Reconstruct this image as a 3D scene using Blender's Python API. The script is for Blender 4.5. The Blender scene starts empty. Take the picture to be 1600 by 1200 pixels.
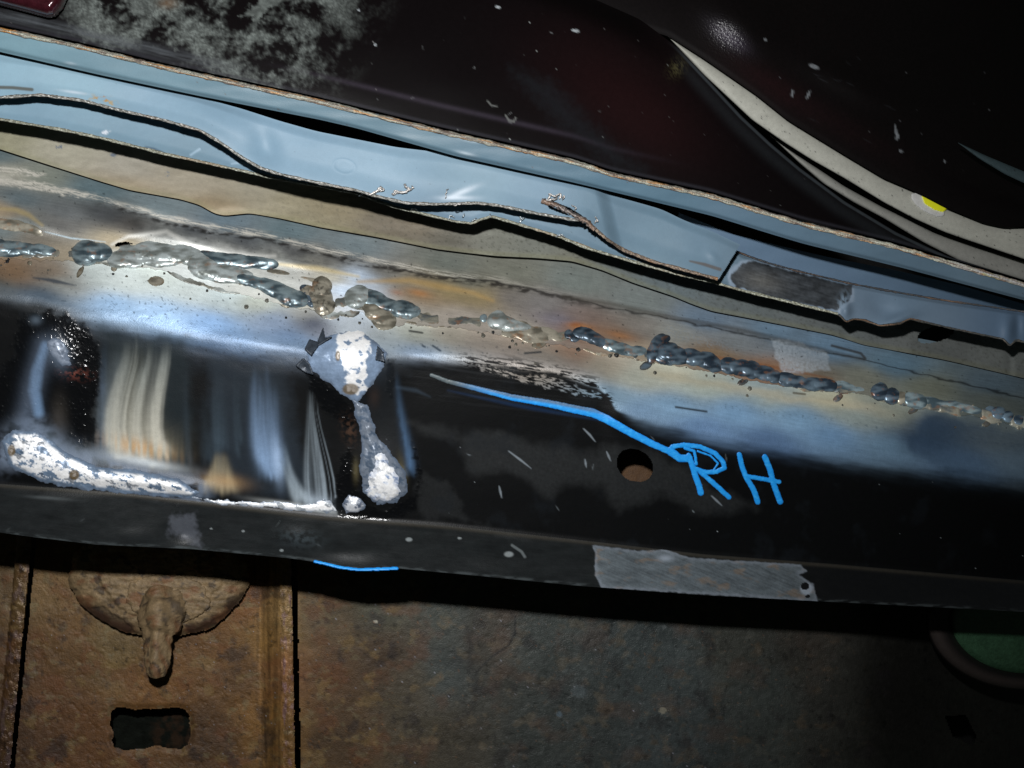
import bpy, math
import numpy as np
from mathutils import Vector

S = bpy.context.scene
COL = S.collection
# ------------------------------------------------------------------ camera
cam = bpy.data.cameras.new('camera')
cam.lens = 36; cam.sensor_width = 36; cam.clip_start = .01; cam.clip_end = 50
cam_o = bpy.data.objects.new('camera', cam); COL.objects.link(cam_o)
cam_o.rotation_euler = (math.pi/2, 0, 0)
S.camera = cam_o
# ------------------------------------------------------------------ night: the camera's flash, plus a faint greenish fill added to lift shadows
wd = bpy.data.worlds.new('World'); S.world = wd; wd.use_nodes = True
wd.node_tree.nodes['Background'].inputs[0].default_value = (.85, 1, .85, 1)
wd.node_tree.nodes['Background'].inputs[1].default_value = .014
fl = bpy.data.lights.new('flash', 'SPOT'); fl.energy = 10; fl.spot_size = math.radians(98); fl.spot_blend = 1
fl.shadow_soft_size = .006; fl.color = (1, 1, 1)
fo = bpy.data.objects.new('flash', fl); COL.objects.link(fo); fo.location = (-.02, 0, .07)
fo.rotation_euler = (Vector(((470-800)/1600*.4, .4, (600-470)/1600*.4)) - fo.location).to_track_quat('-Z', 'Y').to_euler()
S.view_settings.view_transform = 'Standard'; S.view_settings.look = 'None'
S.view_settings.exposure = 0; S.view_settings.gamma = 1
S.cycles.max_bounces = 4

# ------------------------------------------------------------------ numeric helpers
def W(px, py, d):                       # size and place read off the photograph, distance d in metres
    d = d*(1+.1*(px-550)/1000)
    return np.stack([(px-800)/1600*d, d+0*px, (600-py)/1600*d], -1)
GX = np.array([20, 200, 430, 700, 1000, 1300, 1580.]); GY = np.array([50, 300, 520, 700, 900, 1150.])
GE = np.array([[1.27,1.42,1.48,1.41,1.09,.58,.2],[1.37,1.52,1.57,1.55,1.25,.72,.28],[1.37,1.5,1.56,1.48,1.23,.75,.31],
               [1.29,1.39,1.46,1.41,1.13,.71,.29],[1.12,1.23,1.28,1.23,.97,.58,.23],[.86,.96,.99,.92,.71,.39,.15]])
def flash_level(px, py):
    i = np.clip(np.searchsorted(GX, px)-1, 0, 5); j = np.clip(np.searchsorted(GY, py)-1, 0, 4)
    a = np.clip((px-GX[i])/(GX[i+1]-GX[i]), 0, 1.05); b = np.clip((py-GY[j])/(GY[j+1]-GY[j]), 0, 1)
    return (GE[j, i]*(1-a)+GE[j, i+1]*a)*(1-b)+(GE[j+1, i]*(1-a)+GE[j+1, i+1]*a)*b
def lin(c):
    c = np.asarray(c, float)/255
    return np.where(c < .04045, c/12.92, ((c+.055)/1.055)**2.4)
def A(r, g, b, e=1.45):                 # base colour of a thing that photographs as r,g,b under flash level e
    return np.minimum(lin((r, g, b))/e, .92)
def hsh(ix, iy, s):
    n = (ix.astype(np.int64)*374761393 + iy.astype(np.int64)*668265263 + s*974634777) & 0xffffffff
    n = ((n ^ (n >> 13))*1274126177) & 0xffffffff
    return ((n ^ (n >> 16)) & 0xffff)/65535.
def perlin(x, y, s=0):
    ix = np.floor(x); iy = np.floor(y); fx = x-ix; fy = y-iy
    ix = ix.astype(np.int64); iy = iy.astype(np.int64)
    def g(dx, dy):
        a = hsh(ix+dx, iy+dy, s)*2*np.pi
        return np.cos(a)*(fx-dx)+np.sin(a)*(fy-dy)
    u = fx*fx*fx*(fx*(fx*6-15)+10); v = fy*fy*fy*(fy*(fy*6-15)+10)
    return ((g(0,0)*(1-u)+g(1,0)*u)*(1-v)+(g(0,1)*(1-u)+g(1,1)*u)*v)*1.5
def fbm(x, y, sx, sy=None, o=4, s=0, rot=0.):     # about -1..1 ; sx, sy feature size in px
    sy = sy or sx
    if rot:
        c, q = math.cos(rot), math.sin(rot); x, y = x*c+y*q, -x*q+y*c
    r = 0*x; a = 1.; t = 0
    for k in range(o):
        r = r+a*perlin(x/sx*2**k+17.3*k+s*3.1, y/sy*2**k-9.7*k, s+k); t += a; a *= .55
    return r/t*1.6
def ss(a, b, x):
    t = np.clip((x-a)/(b-a), 0, 1); return t*t*(3-2*t)
def mix(c, d, m):
    m = np.clip(m, 0, 1)
    if c.ndim == 1: return c*(1-m)+d*m
    return c*(1-m[:, None])+np.asarray(d)*m[:, None]
def crv(pts, sm=8):
    p = np.array(pts, float); xs = np.arange(-300, 1900, 1.)
    ys = np.interp(xs, p[:, 0], p[:, 1])
    e = (p[1, 1]-p[0, 1])/(p[1, 0]-p[0, 0]); ys = np.where(xs < p[0, 0], p[0, 1]+(xs-p[0, 0])*e, ys)
    e = (p[-1, 1]-p[-2, 1])/(p[-1, 0]-p[-2, 0]); ys = np.where(xs > p[-1, 0], p[-1, 1]+(xs-p[-1, 0])*e, ys)
    if sm:
        k = np.exp(-.5*(np.arange(-3*sm, 3*sm+1)/sm)**2); k /= k.sum()
        ys = np.convolve(np.pad(ys, 3*sm, mode='reflect', reflect_type='odd'), k, 'valid')
    return lambda x: np.interp(x, xs, ys)
def pdist(px, py, pts, width=None):     # distance to a polyline, and position 0..1 along it
    p = np.array(pts, float); seg = np.hypot(*(p[1:]-p[:-1]).T); cum = np.r_[0, np.cumsum(seg)]
    best = np.full(px.shape, 1e9); tt = np.zeros(px.shape)
    for i in range(len(p)-1):
        d = p[i+1]-p[i]; t = np.clip(((px-p[i,0])*d[0]+(py-p[i,1])*d[1])/max(seg[i]**2, 1e-9), 0, 1)
        q = np.hypot(px-p[i,0]-t*d[0], py-p[i,1]-t*d[1])
        m = q < best; best = np.where(m, q, best); tt = np.where(m, (cum[i]+t*seg[i])/cum[-1], tt)
    return best, tt
def inpoly(px, py, pts):
    r = np.zeros(px.shape, bool); n = len(pts)
    for i in range(n):
        (x1, y1), (x2, y2) = pts[i], pts[(i+1) % n]
        if y1 == y2: continue
        r ^= ((y1 > py) != (y2 > py)) & (px < (x2-x1)*(py-y1)/(y2-y1)+x1)
    return r
def sdpoly(px, py, pts):                # positive inside, px
    d, _ = pdist(px, py, list(pts)+[pts[0]]); return np.where(inpoly(px, py, pts), d, -d)
def pm(px, py, pts, soft=4, wob=0, ws=12, s=0):
    pts_a = np.array(pts, float); b = 20+soft+wob
    m = (px > pts_a[:,0].min()-b) & (px < pts_a[:,0].max()+b) & (py > pts_a[:,1].min()-b) & (py < pts_a[:,1].max()+b)
    r = np.zeros(px.shape)
    if m.any():
        x, y = px[m], py[m]; d = sdpoly(x, y, pts)
        if wob: d = d+wob*fbm(x, y, ws, o=4, s=s)
        r[m] = ss(-soft/2, soft/2, d)
    return r
def ell(px, py, cx, cy, rx, ry, rot=0):  # normalised radius
    a = math.radians(rot); c, q = math.cos(a), math.sin(a); x = px-cx; y = py-cy
    return np.hypot((x*c+y*q)/rx, (-x*q+y*c)/ry)
def bl(px, py, cx, cy, rx, ry, rot=0):   # soft blob
    return np.exp(-1.3*ell(px, py, cx, cy, rx, ry, rot)**2)
def stroke(px, py, pts, w, soft=1.5, x0=0, x1=0):
    p = np.array(pts, float); r = np.zeros(px.shape); b = w*3+soft*2
    m = (px > p[:,0].min()-b) & (px < p[:,0].max()+b) & (py > p[:,1].min()-b) & (py < p[:,1].max()+b)
    if m.any():
        d, t = pdist(px[m], py[m], pts); ww = w*(np.interp(t, [0, .5, 1], [1-x0, 1, 1-x1])); r[m] = ss(ww+soft, ww-soft, d)
    return r
def field(px, py, cps, s=16, st=2.2, rot=.17, K=None):   # smooth colours between sampled spots
    c = np.array([[a, b] for a, b, *_ in cps], float); k = np.array([k[2] for k in cps], float)
    e = flash_level(c[:, 0], c[:, 1]); kl = np.minimum(lin(k)/e[:, None], .92)
    n = len(px); out = np.zeros((n, 3)); w = np.zeros(n); co, si = math.cos(rot), math.sin(rot)
    for (cx, cy), col in zip(c, kl):
        dx, dy = px-cx, py-cy
        d2 = ((dx*co+dy*si)/st)**2+(-dx*si+dy*co)**2
        q = 1/(d2+s*s)**2; w += q; out += q[:, None]*col
    return out/w[:, None]

# ------------------------------------------------------------------ materials
def make_mat(name, fine=2600., fine_b=.15, coarse=500., coarse_b=.1, var=.12, spec=.5, coat=0.):
    m = bpy.data.materials.new(name); m.use_nodes = True; nt = m.node_tree; N = nt.nodes; L = nt.links
    b = N['Principled BSDF']
    ca = N.new('ShaderNodeVertexColor'); ca.layer_name = 'Col'
    sa = N.new('ShaderNodeVertexColor'); sa.layer_name = 'Srf'
    tc = N.new('ShaderNodeTexCoord')
    n1 = N.new('ShaderNodeTexNoise'); n1.inputs['Scale'].default_value = fine; n1.inputs['Detail'].default_value = 3
    n2 = N.new('ShaderNodeTexNoise'); n2.inputs['Scale'].default_value = coarse; n2.inputs['Detail'].default_value = 5
    for n in (n1, n2): L.new(tc.outputs['Object'], n.inputs['Vector'])
    mr = N.new('ShaderNodeMapRange'); mr.inputs[1].default_value = .25; mr.inputs[2].default_value = .75
    mr.inputs[3].default_value = 1-var; mr.inputs[4].default_value = 1+var
    L.new(n1.outputs['Fac'], mr.inputs[0])
    mr2 = N.new('ShaderNodeMapRange'); mr2.inputs[1].default_value = .3; mr2.inputs[2].default_value = .7
    mr2.inputs[3].default_value = 1-var*.7; mr2.inputs[4].default_value = 1+var*.7
    L.new(n2.outputs['Fac'], mr2.inputs[0])
    mu = N.new('ShaderNodeMath'); mu.operation = 'MULTIPLY'; L.new(mr.outputs[0], mu.inputs[0]); L.new(mr2.outputs[0], mu.inputs[1])
    vm = N.new('ShaderNodeVectorMath'); vm.operation = 'SCALE'; L.new(ca.outputs['Color'], vm.inputs[0]); L.new(mu.outputs[0], vm.inputs['Scale'])
    L.new(vm.outputs[0], b.inputs['Base Color'])
    sp = N.new('ShaderNodeSeparateColor'); L.new(sa.outputs['Color'], sp.inputs[0])
    L.new(sp.outputs[0], b.inputs['Roughness']); L.new(sp.outputs[1], b.inputs['Metallic'])
    sm = N.new('ShaderNodeMath'); sm.operation = 'MULTIPLY'; sm.inputs[1].default_value = spec; L.new(sa.outputs['Alpha'], sm.inputs[0]); L.new(sm.outputs[0], b.inputs['Specular IOR Level'])
    if coat: b.inputs['Coat Weight'].default_value = coat; b.inputs['Coat Roughness'].default_value = .08
    b1 = N.new('ShaderNodeBump'); b1.inputs['Distance'].default_value = .0003
    b2 = N.new('ShaderNodeBump'); b2.inputs['Distance'].default_value = .0012
    m1 = N.new('ShaderNodeMath'); m1.operation = 'MULTIPLY'; m1.inputs[1].default_value = fine_b; L.new(sp.outputs[2], m1.inputs[0])
    m2 = N.new('ShaderNodeMath'); m2.operation = 'MULTIPLY'; m2.inputs[1].default_value = coarse_b; L.new(sp.outputs[2], m2.inputs[0])
    L.new(m1.outputs[0], b1.inputs['Strength']); L.new(m2.outputs[0], b2.inputs['Strength'])
    L.new(n1.outputs['Fac'], b1.inputs['Height']); L.new(n2.outputs['Fac'], b2.inputs['Height'])
    L.new(b2.outputs['Normal'], b1.inputs['Normal']); L.new(b1.outputs['Normal'], b.inputs['Normal'])
    return m
M_steel = make_mat('heat_tinted_steel', fine_b=.4, coarse_b=.08, var=.08, spec=.4)
M_primer = make_mat('blue_grey_primer', fine_b=.3, coarse_b=.04, var=.03, spec=.25)
M_rust = make_mat('rusty_steel', fine=1800, fine_b=.8, coarse=350, coarse_b=.3, var=.22, spec=.35)
M_paint = make_mat('dark_body_paint', fine_b=.2, coarse_b=.03, var=.1, spec=.2)
M_bead = make_mat('weld_metal', fine=1500, fine_b=.12, coarse=300, coarse_b=.04, var=.1)
M_edge = make_mat('cut_metal_edge', fine=2500, fine_b=.8, coarse=900, coarse_b=.35, var=.35)
M_blue = make_mat('blue_marker_paint', fine_b=.2, coarse_b=.3, var=.06)
M_gloss = make_mat('glossy_metallic_paint', fine=1400, fine_b=1.2, coarse_b=.02, var=.2, spec=.7)
M_lens = make_mat('green_lens', fine=2500, fine_b=.6, coarse=600, coarse_b=.4, var=.3, coat=.4)

# ------------------------------------------------------------------ objects
def tag(o, label=None, cat=None, group=None, kind=None):
    if label: o['label'] = label
    if cat: o['category'] = cat
    if group: o['group'] = group
    if kind: o['kind'] = kind
    return o
def thing(name, label, cat, loc, group=None):
    o = bpy.data.objects.new(name, None); COL.objects.link(o); o.empty_display_size = .01
    o.location = [float(v) for v in loc]; tag(o, label, cat, group); return o
def link_mesh(name, V, Q, m, parent=None, col=None, srf=None, smooth=True):
    V = np.asarray(V, float)
    if parent is not None:
        base = Vector((0, 0, 0)); q = parent
        while q is not None: base = base+q.location; q = q.parent
    else: base = Vector(V.mean(0))
    V = V-np.array(base)
    me = bpy.data.meshes.new(name); Q = np.asarray(Q, np.int32); k = Q.shape[1]
    me.vertices.add(len(V)); me.vertices.foreach_set('co', V.astype(np.float32).ravel())
    me.loops.add(Q.size); me.loops.foreach_set('vertex_index', Q.ravel())
    me.polygons.add(len(Q)); me.polygons.foreach_set('loop_start', np.arange(0, Q.size, k, dtype=np.int32))
    me.polygons.foreach_set('loop_total', np.full(len(Q), k, np.int32)); me.polygons.foreach_set('use_smooth', np.full(len(Q), smooth))
    me.update(calc_edges=True)
    n = len(V)
    for nm, dat in (('Col', col), ('Srf', srf)):
        a = me.color_attributes.new(nm, 'FLOAT_COLOR', 'POINT')
        full = np.ones((n, 4), np.float32); full[:, :np.shape(dat)[1]] = dat; a.data.foreach_set('color', full.ravel())
    me.materials.append(m)
    o = bpy.data.objects.new(name, me); COL.objects.link(o)
    if parent is not None: o.parent = parent
    else: o.location = base
    return o
def grid_quads(r, c):
    i = np.arange(r*c).reshape(r, c)
    return np.stack([i[:-1,:-1].ravel(), i[1:,:-1].ravel(), i[1:,1:].ravel(), i[:-1,1:].ravel()], -1)
def rim(V, Q, col, srf, t, ecol=None):   # extrudes the outline and every hole edge back by the sheet's thickness
    E = np.concatenate([Q[:, [a, (a+1) % 4]] for a in range(4)]); k = np.sort(E, 1).astype(np.int64); key = k[:, 0]*len(V)+k[:, 1]
    u, idx, cnt = np.unique(key, return_index=True, return_counts=True); B = E[idx[cnt == 1]]
    vs = np.unique(B); f = np.full(len(V), -1); f[vs] = len(V)+np.arange(len(vs)); g = f.copy(); g[vs] += len(vs)
    P = V[vs]; dirn = P/np.linalg.norm(P, axis=1, keepdims=True)
    V2 = np.concatenate([V, P, P+dirn*t])
    Q2 = np.stack([f[B[:, 1]], f[B[:, 0]], g[B[:, 0]], g[B[:, 1]]], -1)
    ec = col[vs] if ecol is None else np.tile(ecol, (len(vs), 1))
    es = srf[vs]
    return V2, np.concatenate([Q, Q2]), np.concatenate([col, ec, ec]), np.concatenate([srf, es, es])
def sheet(name, x0, x1, top, bot, depth, paint, m, parent=None, step=2., disp=None, keep=None, t=.0012, ecol=None):
    nx = int((x1-x0)/step)+1; xs = np.linspace(x0, x1, nx)
    H = np.max(bot(xs)-top(xs)); ny = max(int(H/step)+1, 4); v = np.linspace(0, 1, ny)[:, None]
    PX = np.tile(xs, (ny, 1)); PY = top(xs)[None]*(1-v)+bot(xs)[None]*v
    px, py = PX.ravel(), PY.ravel(); vv = np.repeat(v[:, 0], nx)
    d = depth(px, py, vv)
    if disp is not None: d = d-disp(px, py, vv)*.00025
    V = W(px, py, d); col, rough, met, bmp, *sp_ = paint(px, py, vv)
    srf = np.stack([rough+0*px, met+0*px, bmp+0*px, (sp_[0] if sp_ else 1)+0*px], -1).clip(0, 1)
    Q = grid_quads(ny, nx)
    if keep is not None:
        k = keep(px, py); Q = Q[k[Q].all(1)]
        used = np.unique(Q); mp = np.full(len(V), -1); mp[used] = np.arange(len(used)); Q = mp[Q]; V, col, srf = V[used], col[used], srf[used]
    if t: V, Q, col, srf = rim(V, Q, col, srf, t, ecol)
    return link_mesh(name, V, Q, m, parent, np.clip(col, .001, .92), srf)
def relief(name, parent, box, hfun, depth, paint, m, step=1.):
    x0, y0, x1, y1 = box; xs = np.arange(x0, x1+step, step); ys = np.arange(y0, y1+step, step)
    X, Y = np.meshgrid(xs, ys); px, py = X.ravel(), Y.ravel(); h = hfun(px, py)
    Q = grid_quads(len(ys), len(xs)); Q = Q[(h[Q] > 0).any(1)]
    used = np.unique(Q); mp = np.full(len(px), -1); mp[used] = np.arange(len(used)); Q = mp[Q]
    px, py, h = px[used], py[used], h[used]
    hh = np.where(h > 0, h, -1.2)
    V = W(px, py, depth(px, py)-hh*.00025)
    col, rough, met, bmp = paint(px, py, h)
    srf = np.stack([rough+0*px, met+0*px, bmp+0*px], -1).clip(0, 1)
    return link_mesh(name, V, Q, m, parent, np.clip(col, .001, .92), srf)
def ribbon(name, parent, pts_or_curve, x0, x1, w, depth, m, colr, rough=.5, met=.4, off=0, jag=1.2, s=3, step=1.6, h=2.5, seg=6):
    # half-round ragged strip that follows an edge
    xs = np.arange(x0, x1, step); yc = pts_or_curve(xs); sl = np.gradient(yc, xs)
    nx_, ny_ = -sl/np.hypot(1, sl), 1/np.hypot(1, sl)
    ww = w*(1+.35*fbm(xs, 0*xs+s, 22, o=3, s=s)); P = []; C = []
    for k in range(seg+1):
        a = k/seg*2-1
        jj = jag*perlin(xs/3.1, 0*xs+k*.7+s, s+k)+jag*.6*perlin(xs/9., 0*xs+k*.3, s+9)
        px = xs+nx_*(a*ww/2+jj*(abs(a) > .5)+off); py = yc+ny_*(a*ww/2+jj*(abs(a) > .5)+off)
        hh = h*math.sqrt(max(0, 1-a*a))+.35*perlin(xs/2.3, 0*xs+k*1.3, s+20) + .2
        P.append(W(px, py, depth(xs, yc)-hh*.00025))
        C.append(colr(xs, a, k))
    V = np.concatenate(P); col = np.concatenate(C); n = len(xs)
    srf = np.tile([rough, met, 1.], (len(V), 1))
    return link_mesh(name, V, grid_quads(seg+1, n), m, parent, np.clip(col, .002, .92), srf)

# ================================================================== curves read from the photograph
band_edge = crv([(0,45),(125,72),(250,103),(500,158),(556,172),(681,203),(900,253),(956,272),(1112,306),(1256,350),(1397,384),(1600,444)])
band_low = crv([(0,81),(156,117),(312,150),(500,187),(556,200),(712,244),(900,286),(1112,337),(1206,366),(1256,381),(1412,419),(1600,469)])
e1_top = crv([(0,86),(94,103),(187,123),(312,153),(375,170),(437,190),(494,206),(619,231),(712,242),(806,265),(900,286),(925,290),(956,306),(1034,328),(1066,344),(1112,362),(1156,383)])
e1_bot = crv([(0,152),(62,148),(125,156),(187,172),(250,186),(312,203),(344,222),(375,244),(406,262),(437,272),(500,286),(556,297),(587,306),(634,317),(681,319),(744,317),(775,320),(837,333),(900,344),(916,344),(931,359),(950,375),(975,391),(1019,408),(1081,425),(1122,436),(1160,446)], 4)
e2_bot = crv([(0,187),(94,203),(156,216),(225,233),(256,241),(312,253),(375,267),(437,281),(494,291),(556,303),(619,325),(712,347),(737,350),(750,344),(769,339),(806,350),(869,369),(925,391),(987,409),(1066,431),(1112,441),(1153,453),(1206,466),(1300,489),(1312,492),(1322,503),(1334,498),(1350,500),(1375,509),(1406,505),(1422,498),(1491,514),(1569,530),(1578,541),(1587,531),(1620,540)], 2)
e3_top = crv([(1140,388),(1153,394),(1194,409),(1241,422),(1325,442),(1381,453),(1475,469),(1600,487)])
e4_top = crv([(1080,340),(1144,366),(1194,378),(1287,400),(1412,425),(1506,447),(1600,475)])
f_bot = crv([(0,233),(62,253),(156,283),(203,297),(281,311),(312,320),(334,333),(350,337),(390,333),(437,341),(500,355),(587,370),(681,389),(728,395),(775,400),(837,403),(894,408),(941,422),(987,441),(1050,462),(1081,475),(1112,486),(1175,498),(1300,523),(1350,539),(1475,562),(1600,591)], 5)
ridge = crv([(0,284),(62,297),(134,309),(187,322),(250,341),(312,356),(406,369),(494,391),(587,412),(681,430),(775,441),(837,453),(894,466),(987,487),(1050,498),(1144,516),(1206,530),(1287,550),(1350,562),(1600,620)], 6)
seam = crv([(0,400),(60,402),(110,404),(160,404),(200,412),(260,418),(320,440),(400,462),(460,476),(520,484),(560,480),(600,503),(650,505),(700,506),(800,522),(900,540),(1000,558),(1100,575),(1200,596),(1340,610),(1400,626),(1500,642),(1600,662)])
Tline = crv([(0,470),(60,474),(100,488),(200,510),(300,530),(400,548),(480,556),(600,555),(700,562),(860,580),(940,606),(962,640),(1000,656),(1100,686),(1200,702),(1300,716),(1400,729),(1500,741),(1600,753)], 6)
fold = crv([(0,755),(100,762),(200,770),(330,785),(500,805),(700,820),(900,842),(1100,865),(1300,880),(1600,906)])
lip = crv([(0,832),(50,839),(150,851),(300,858),(450,872),(500,879),(535,888),(560,891),(620,888),(750,900),(900,915),(1100,930),(1270,939),(1600,956)], 5)
def off(c, k): return lambda x: c(x)+k

# depth map of the sill, smoothed
RX0, RY0 = -240, 150
def build_map():
    xs = np.arange(RX0, 1840, 1.); ys = np.arange(RY0, 1050, 1.)
    D = np.empty((len(ys), len(xs)), np.float64)
    K = [f_bot(xs)-30, ridge(xs)-4, ridge(xs)+6, seam(xs)-12, seam(xs)+14, seam(xs)*.45+Tline(xs)*.55, Tline(xs)-10, Tline(xs)+14, fold(xs)-4, fold(xs)+4, lip(xs), lip(xs)+60]
    Z = np.array([.4325, .4245, .4225, .4140, .4110, .4020, .3988, .3998, .4090, .4085, .3970, .3870])
    for i in range(len(xs)):
        k = np.maximum.accumulate(np.array([q[i] for q in K])+np.arange(len(K))*.01); D[:, i] = np.interp(ys, k, Z)
    def g(a, s, ax):
        kx = np.exp(-.5*(np.arange(-3*s, 3*s+1)/s)**2); kx /= kx.sum(); out = np.zeros_like(a)
        p = np.pad(a, [(3*s, 3*s) if q == ax else (0, 0) for q in (0, 1)], mode='edge')
        for j, w in enumerate(kx): out += w*(p[j:j+a.shape[0]] if ax == 0 else p[:, j:j+a.shape[1]])
        return out
    f = D.copy(); D = g(D, 9, 0)
    fy = fold(xs)[None]; Y = ys[:, None]; tight = g(f, 2, 0); m = np.exp(-((Y-fy)/14)**2); D = D*(1-m)+tight*m
    return g(D, 3, 1)
DM = build_map()
def D_sill(px, py, v=None):
    x = np.clip(px-RX0, 0, DM.shape[1]-1.01); y = np.clip(py-RY0, 0, DM.shape[0]-1.01); i = x.astype(int); j = y.astype(int); a = x-i; b = y-j
    d = (DM[j, i]*(1-a)+DM[j, i+1]*a)*(1-b)+(DM[j+1, i]*(1-a)+DM[j+1, i+1]*a)*b
    u = 0*px
    # hammered, heat-buckled sheet: gentle waves and dents
    zone = ss(0, 25, py-ridge(px))*ss(60, 0, py-Tline(px))
    u += zone*(1.4*fbm(px, py, 110, 46, 2, 5, rot=.17)+.15*fbm(px, py, 34, 18, 2, 6, rot=.17))
    u += 7*bl(px, py, 60, 350, 60, 14, 14)+9*bl(px, py, 270, 372, 80, 12, 10)-6*bl(px, py, 250, 345, 120, 12, 13)+5*bl(px, py, 430, 405, 70, 10, 10)
    u += 6*bl(px, py, 1250, 560, 50, 22, 12)+2*bl(px, py, 1100, 600, 160, 24, 12)-5*bl(px, py, 1430, 660, 16, 40, 10)
    fz = py-fold(px); bz = ss(4, 14, fz)
    u += bz*(1.5*fbm(px, py, 140, 70, 2, 8)+9*bl(px, py, 285, 832, 26, 16)+6*bl(px, py, 540, 860, 60, 18)-5*bl(px, py, 460, 840, 30, 20)+4*bl(px, py, 770, 870, 60, 20)-4*bl(px, py, 210, 838, 40, 16))
    fc = ss(10, 60, py-Tline(px))*ss(0, -20, fz); u += .5*fc*(1.4*fbm(px, py, 200, 110, 2, 12)+.08*fbm(px, py, 40, 20, 2, 13))
    u += 12*bl(px, py, 545, 575, 70, 60)+8*bl(px, py, 600, 740, 50, 50)+10*bl(px, py, 100, 730, 110, 35, 8)+9*bl(px, py, 80, 560, 40, 50)+8*bl(px, py, 250, 755, 100, 16, 7)
    return d-u*.00025

# ================================================================== colours of the sill
strip_spots = [(0,245,(95,110,110)),(60,272,(128,132,118)),(20,268,(175,170,152)),(150,295,(100,118,120)),(250,322,(125,138,138)),(350,345,(115,132,138)),(450,362,(108,126,128)),
 (550,385,(120,132,132)),(700,412,(108,112,102)),(800,425,(116,116,102)),(900,440,(112,118,110)),(1000,470,(118,124,118)),(1100,500,(105,122,135)),(1200,520,(100,124,140)),
 (1300,545,(95,118,134)),(1400,572,(82,104,116)),(1550,605,(62,74,80)),
 (30,312,(92,104,106)),(100,330,(105,108,106)),(165,335,(76,78,78)),(210,352,(82,76,70)),(0,330,(158,138,108)),(50,368,(122,112,96)),(90,350,(116,114,108)),(0,360,(110,120,118)),(30,352,(128,138,135)),
 (250,363,(178,178,168)),(185,378,(175,160,130)),(300,378,(205,205,195)),(360,393,(210,208,196)),(430,402,(186,186,174)),(500,412,(170,165,148)),(300,362,(92,96,98)),(380,378,(80,84,86)),(460,392,(86,86,84)),(520,405,(92,90,84)),
 (450,415,(168,168,158)),(520,432,(186,176,148)),(556,430,(196,212,226)),(545,455,(190,205,218)),(600,425,(110,106,95)),(650,440,(132,122,100)),(655,458,(134,110,80)),(700,452,(150,132,92)),(750,462,(140,122,84)),(730,440,(112,112,100)),
 (800,466,(118,112,104)),(850,474,(124,120,114)),(880,500,(110,110,120)),(900,495,(122,106,94)),(905,512,(132,96,64)),(970,522,(116,92,72)),(1000,510,(128,122,112)),(1050,520,(138,138,128)),
 (1150,535,(118,122,120)),(1120,552,(120,98,72)),(1200,577,(128,98,74)),(1180,528,(108,112,112)),(1350,590,(112,112,98)),(1450,605,(100,102,88)),(1550,625,(72,76,70)),(1280,590,(105,95,80)),(100,398,(146,134,112)),(200,404,(184,186,176)),(300,430,(204,208,200)),(400,450,(192,192,180)),(480,474,(172,168,152)),(550,474,(192,196,196)),(640,494,(154,147,132)),(720,498,(156,146,132)),(820,514,(154,146,132)),(1000,550,(152,138,116)),(30,400,(140,120,96))]
low_spots = [(20,425,(150,118,88)),(80,425,(142,122,102)),(0,450,(100,98,90)),(100,443,(150,152,148)),(150,430,(186,192,188)),(200,440,(214,220,216)),(250,432,(216,222,214)),(300,450,(212,218,214)),
 (350,462,(200,210,210)),(180,478,(150,180,212)),(250,492,(165,196,230)),(330,508,(140,175,218)),(400,474,(186,188,174)),(430,502,(145,162,188)),(450,525,(104,126,156)),(480,492,(162,158,148)),
 (500,512,(128,130,142)),(540,500,(205,215,228)),(600,530,(196,202,202)),(650,522,(182,182,168)),(700,522,(174,164,148)),(750,532,(164,150,136)),(800,542,(164,146,130)),(850,560,(158,144,128)),(650,552,(130,145,165)),
 (900,550,(148,118,98)),(950,570,(168,156,138)),(1000,590,(166,166,152)),(1050,580,(186,182,162)),(960,622,(124,148,165)),(1050,635,(112,142,168)),(1100,602,(155,162,152)),(1150,645,(106,138,168)),
 (1200,620,(136,148,148)),(1250,655,(102,132,158)),(1300,625,(156,152,130)),(1300,680,(84,112,140)),(1400,645,(122,124,112)),(1390,695,(76,98,116)),(1340,650,(124,132,128)),(1450,665,(48,62,78)),(1435,690,(34,48,66)),
 (1500,645,(74,82,84)),(1550,685,(72,78,78)),(1600,725,(62,72,78)),(1500,725,(60,78,98)),(0,478,(52,54,54)),(60,462,(70,76,80)),(1100,670,(84,112,146)),(1200,690,(66,90,122)),(1000,640,(104,130,156)),(350,530,(100,126,160))]
def scratches(px, py, n, box, ln, ang, w, seed):
    rg = np.random.RandomState(seed); r = np.zeros(px.shape)
    for i in range(n):
        x = rg.uniform(box[0], box[2]); y = rg.uniform(box[1], box[3]); l = rg.uniform(.4, 1)*ln; a = math.radians(rg.normal(ang[0], ang[1]))
        r = np.maximum(r, stroke(px, py, [(x, y), (x+l*math.cos(a)/2+rg.normal()*.6, y+l*math.sin(a)/2), (x+l*math.cos(a), y+l*math.sin(a)+rg.normal()*1.5)], w, .7, .8, .8)*rg.uniform(.4, 1))
    return r
def specks(px, py, sc, thr, s):
    return ss(thr, thr+.12, perlin(px/sc, py/sc, s)+.25*perlin(px/sc*2.3, py/sc*2.3, s+1))
def grain(px, py, a=.17, L=60, w=2.2, s=1): return fbm(px, py, L, w, 3, s, rot=a)

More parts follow.
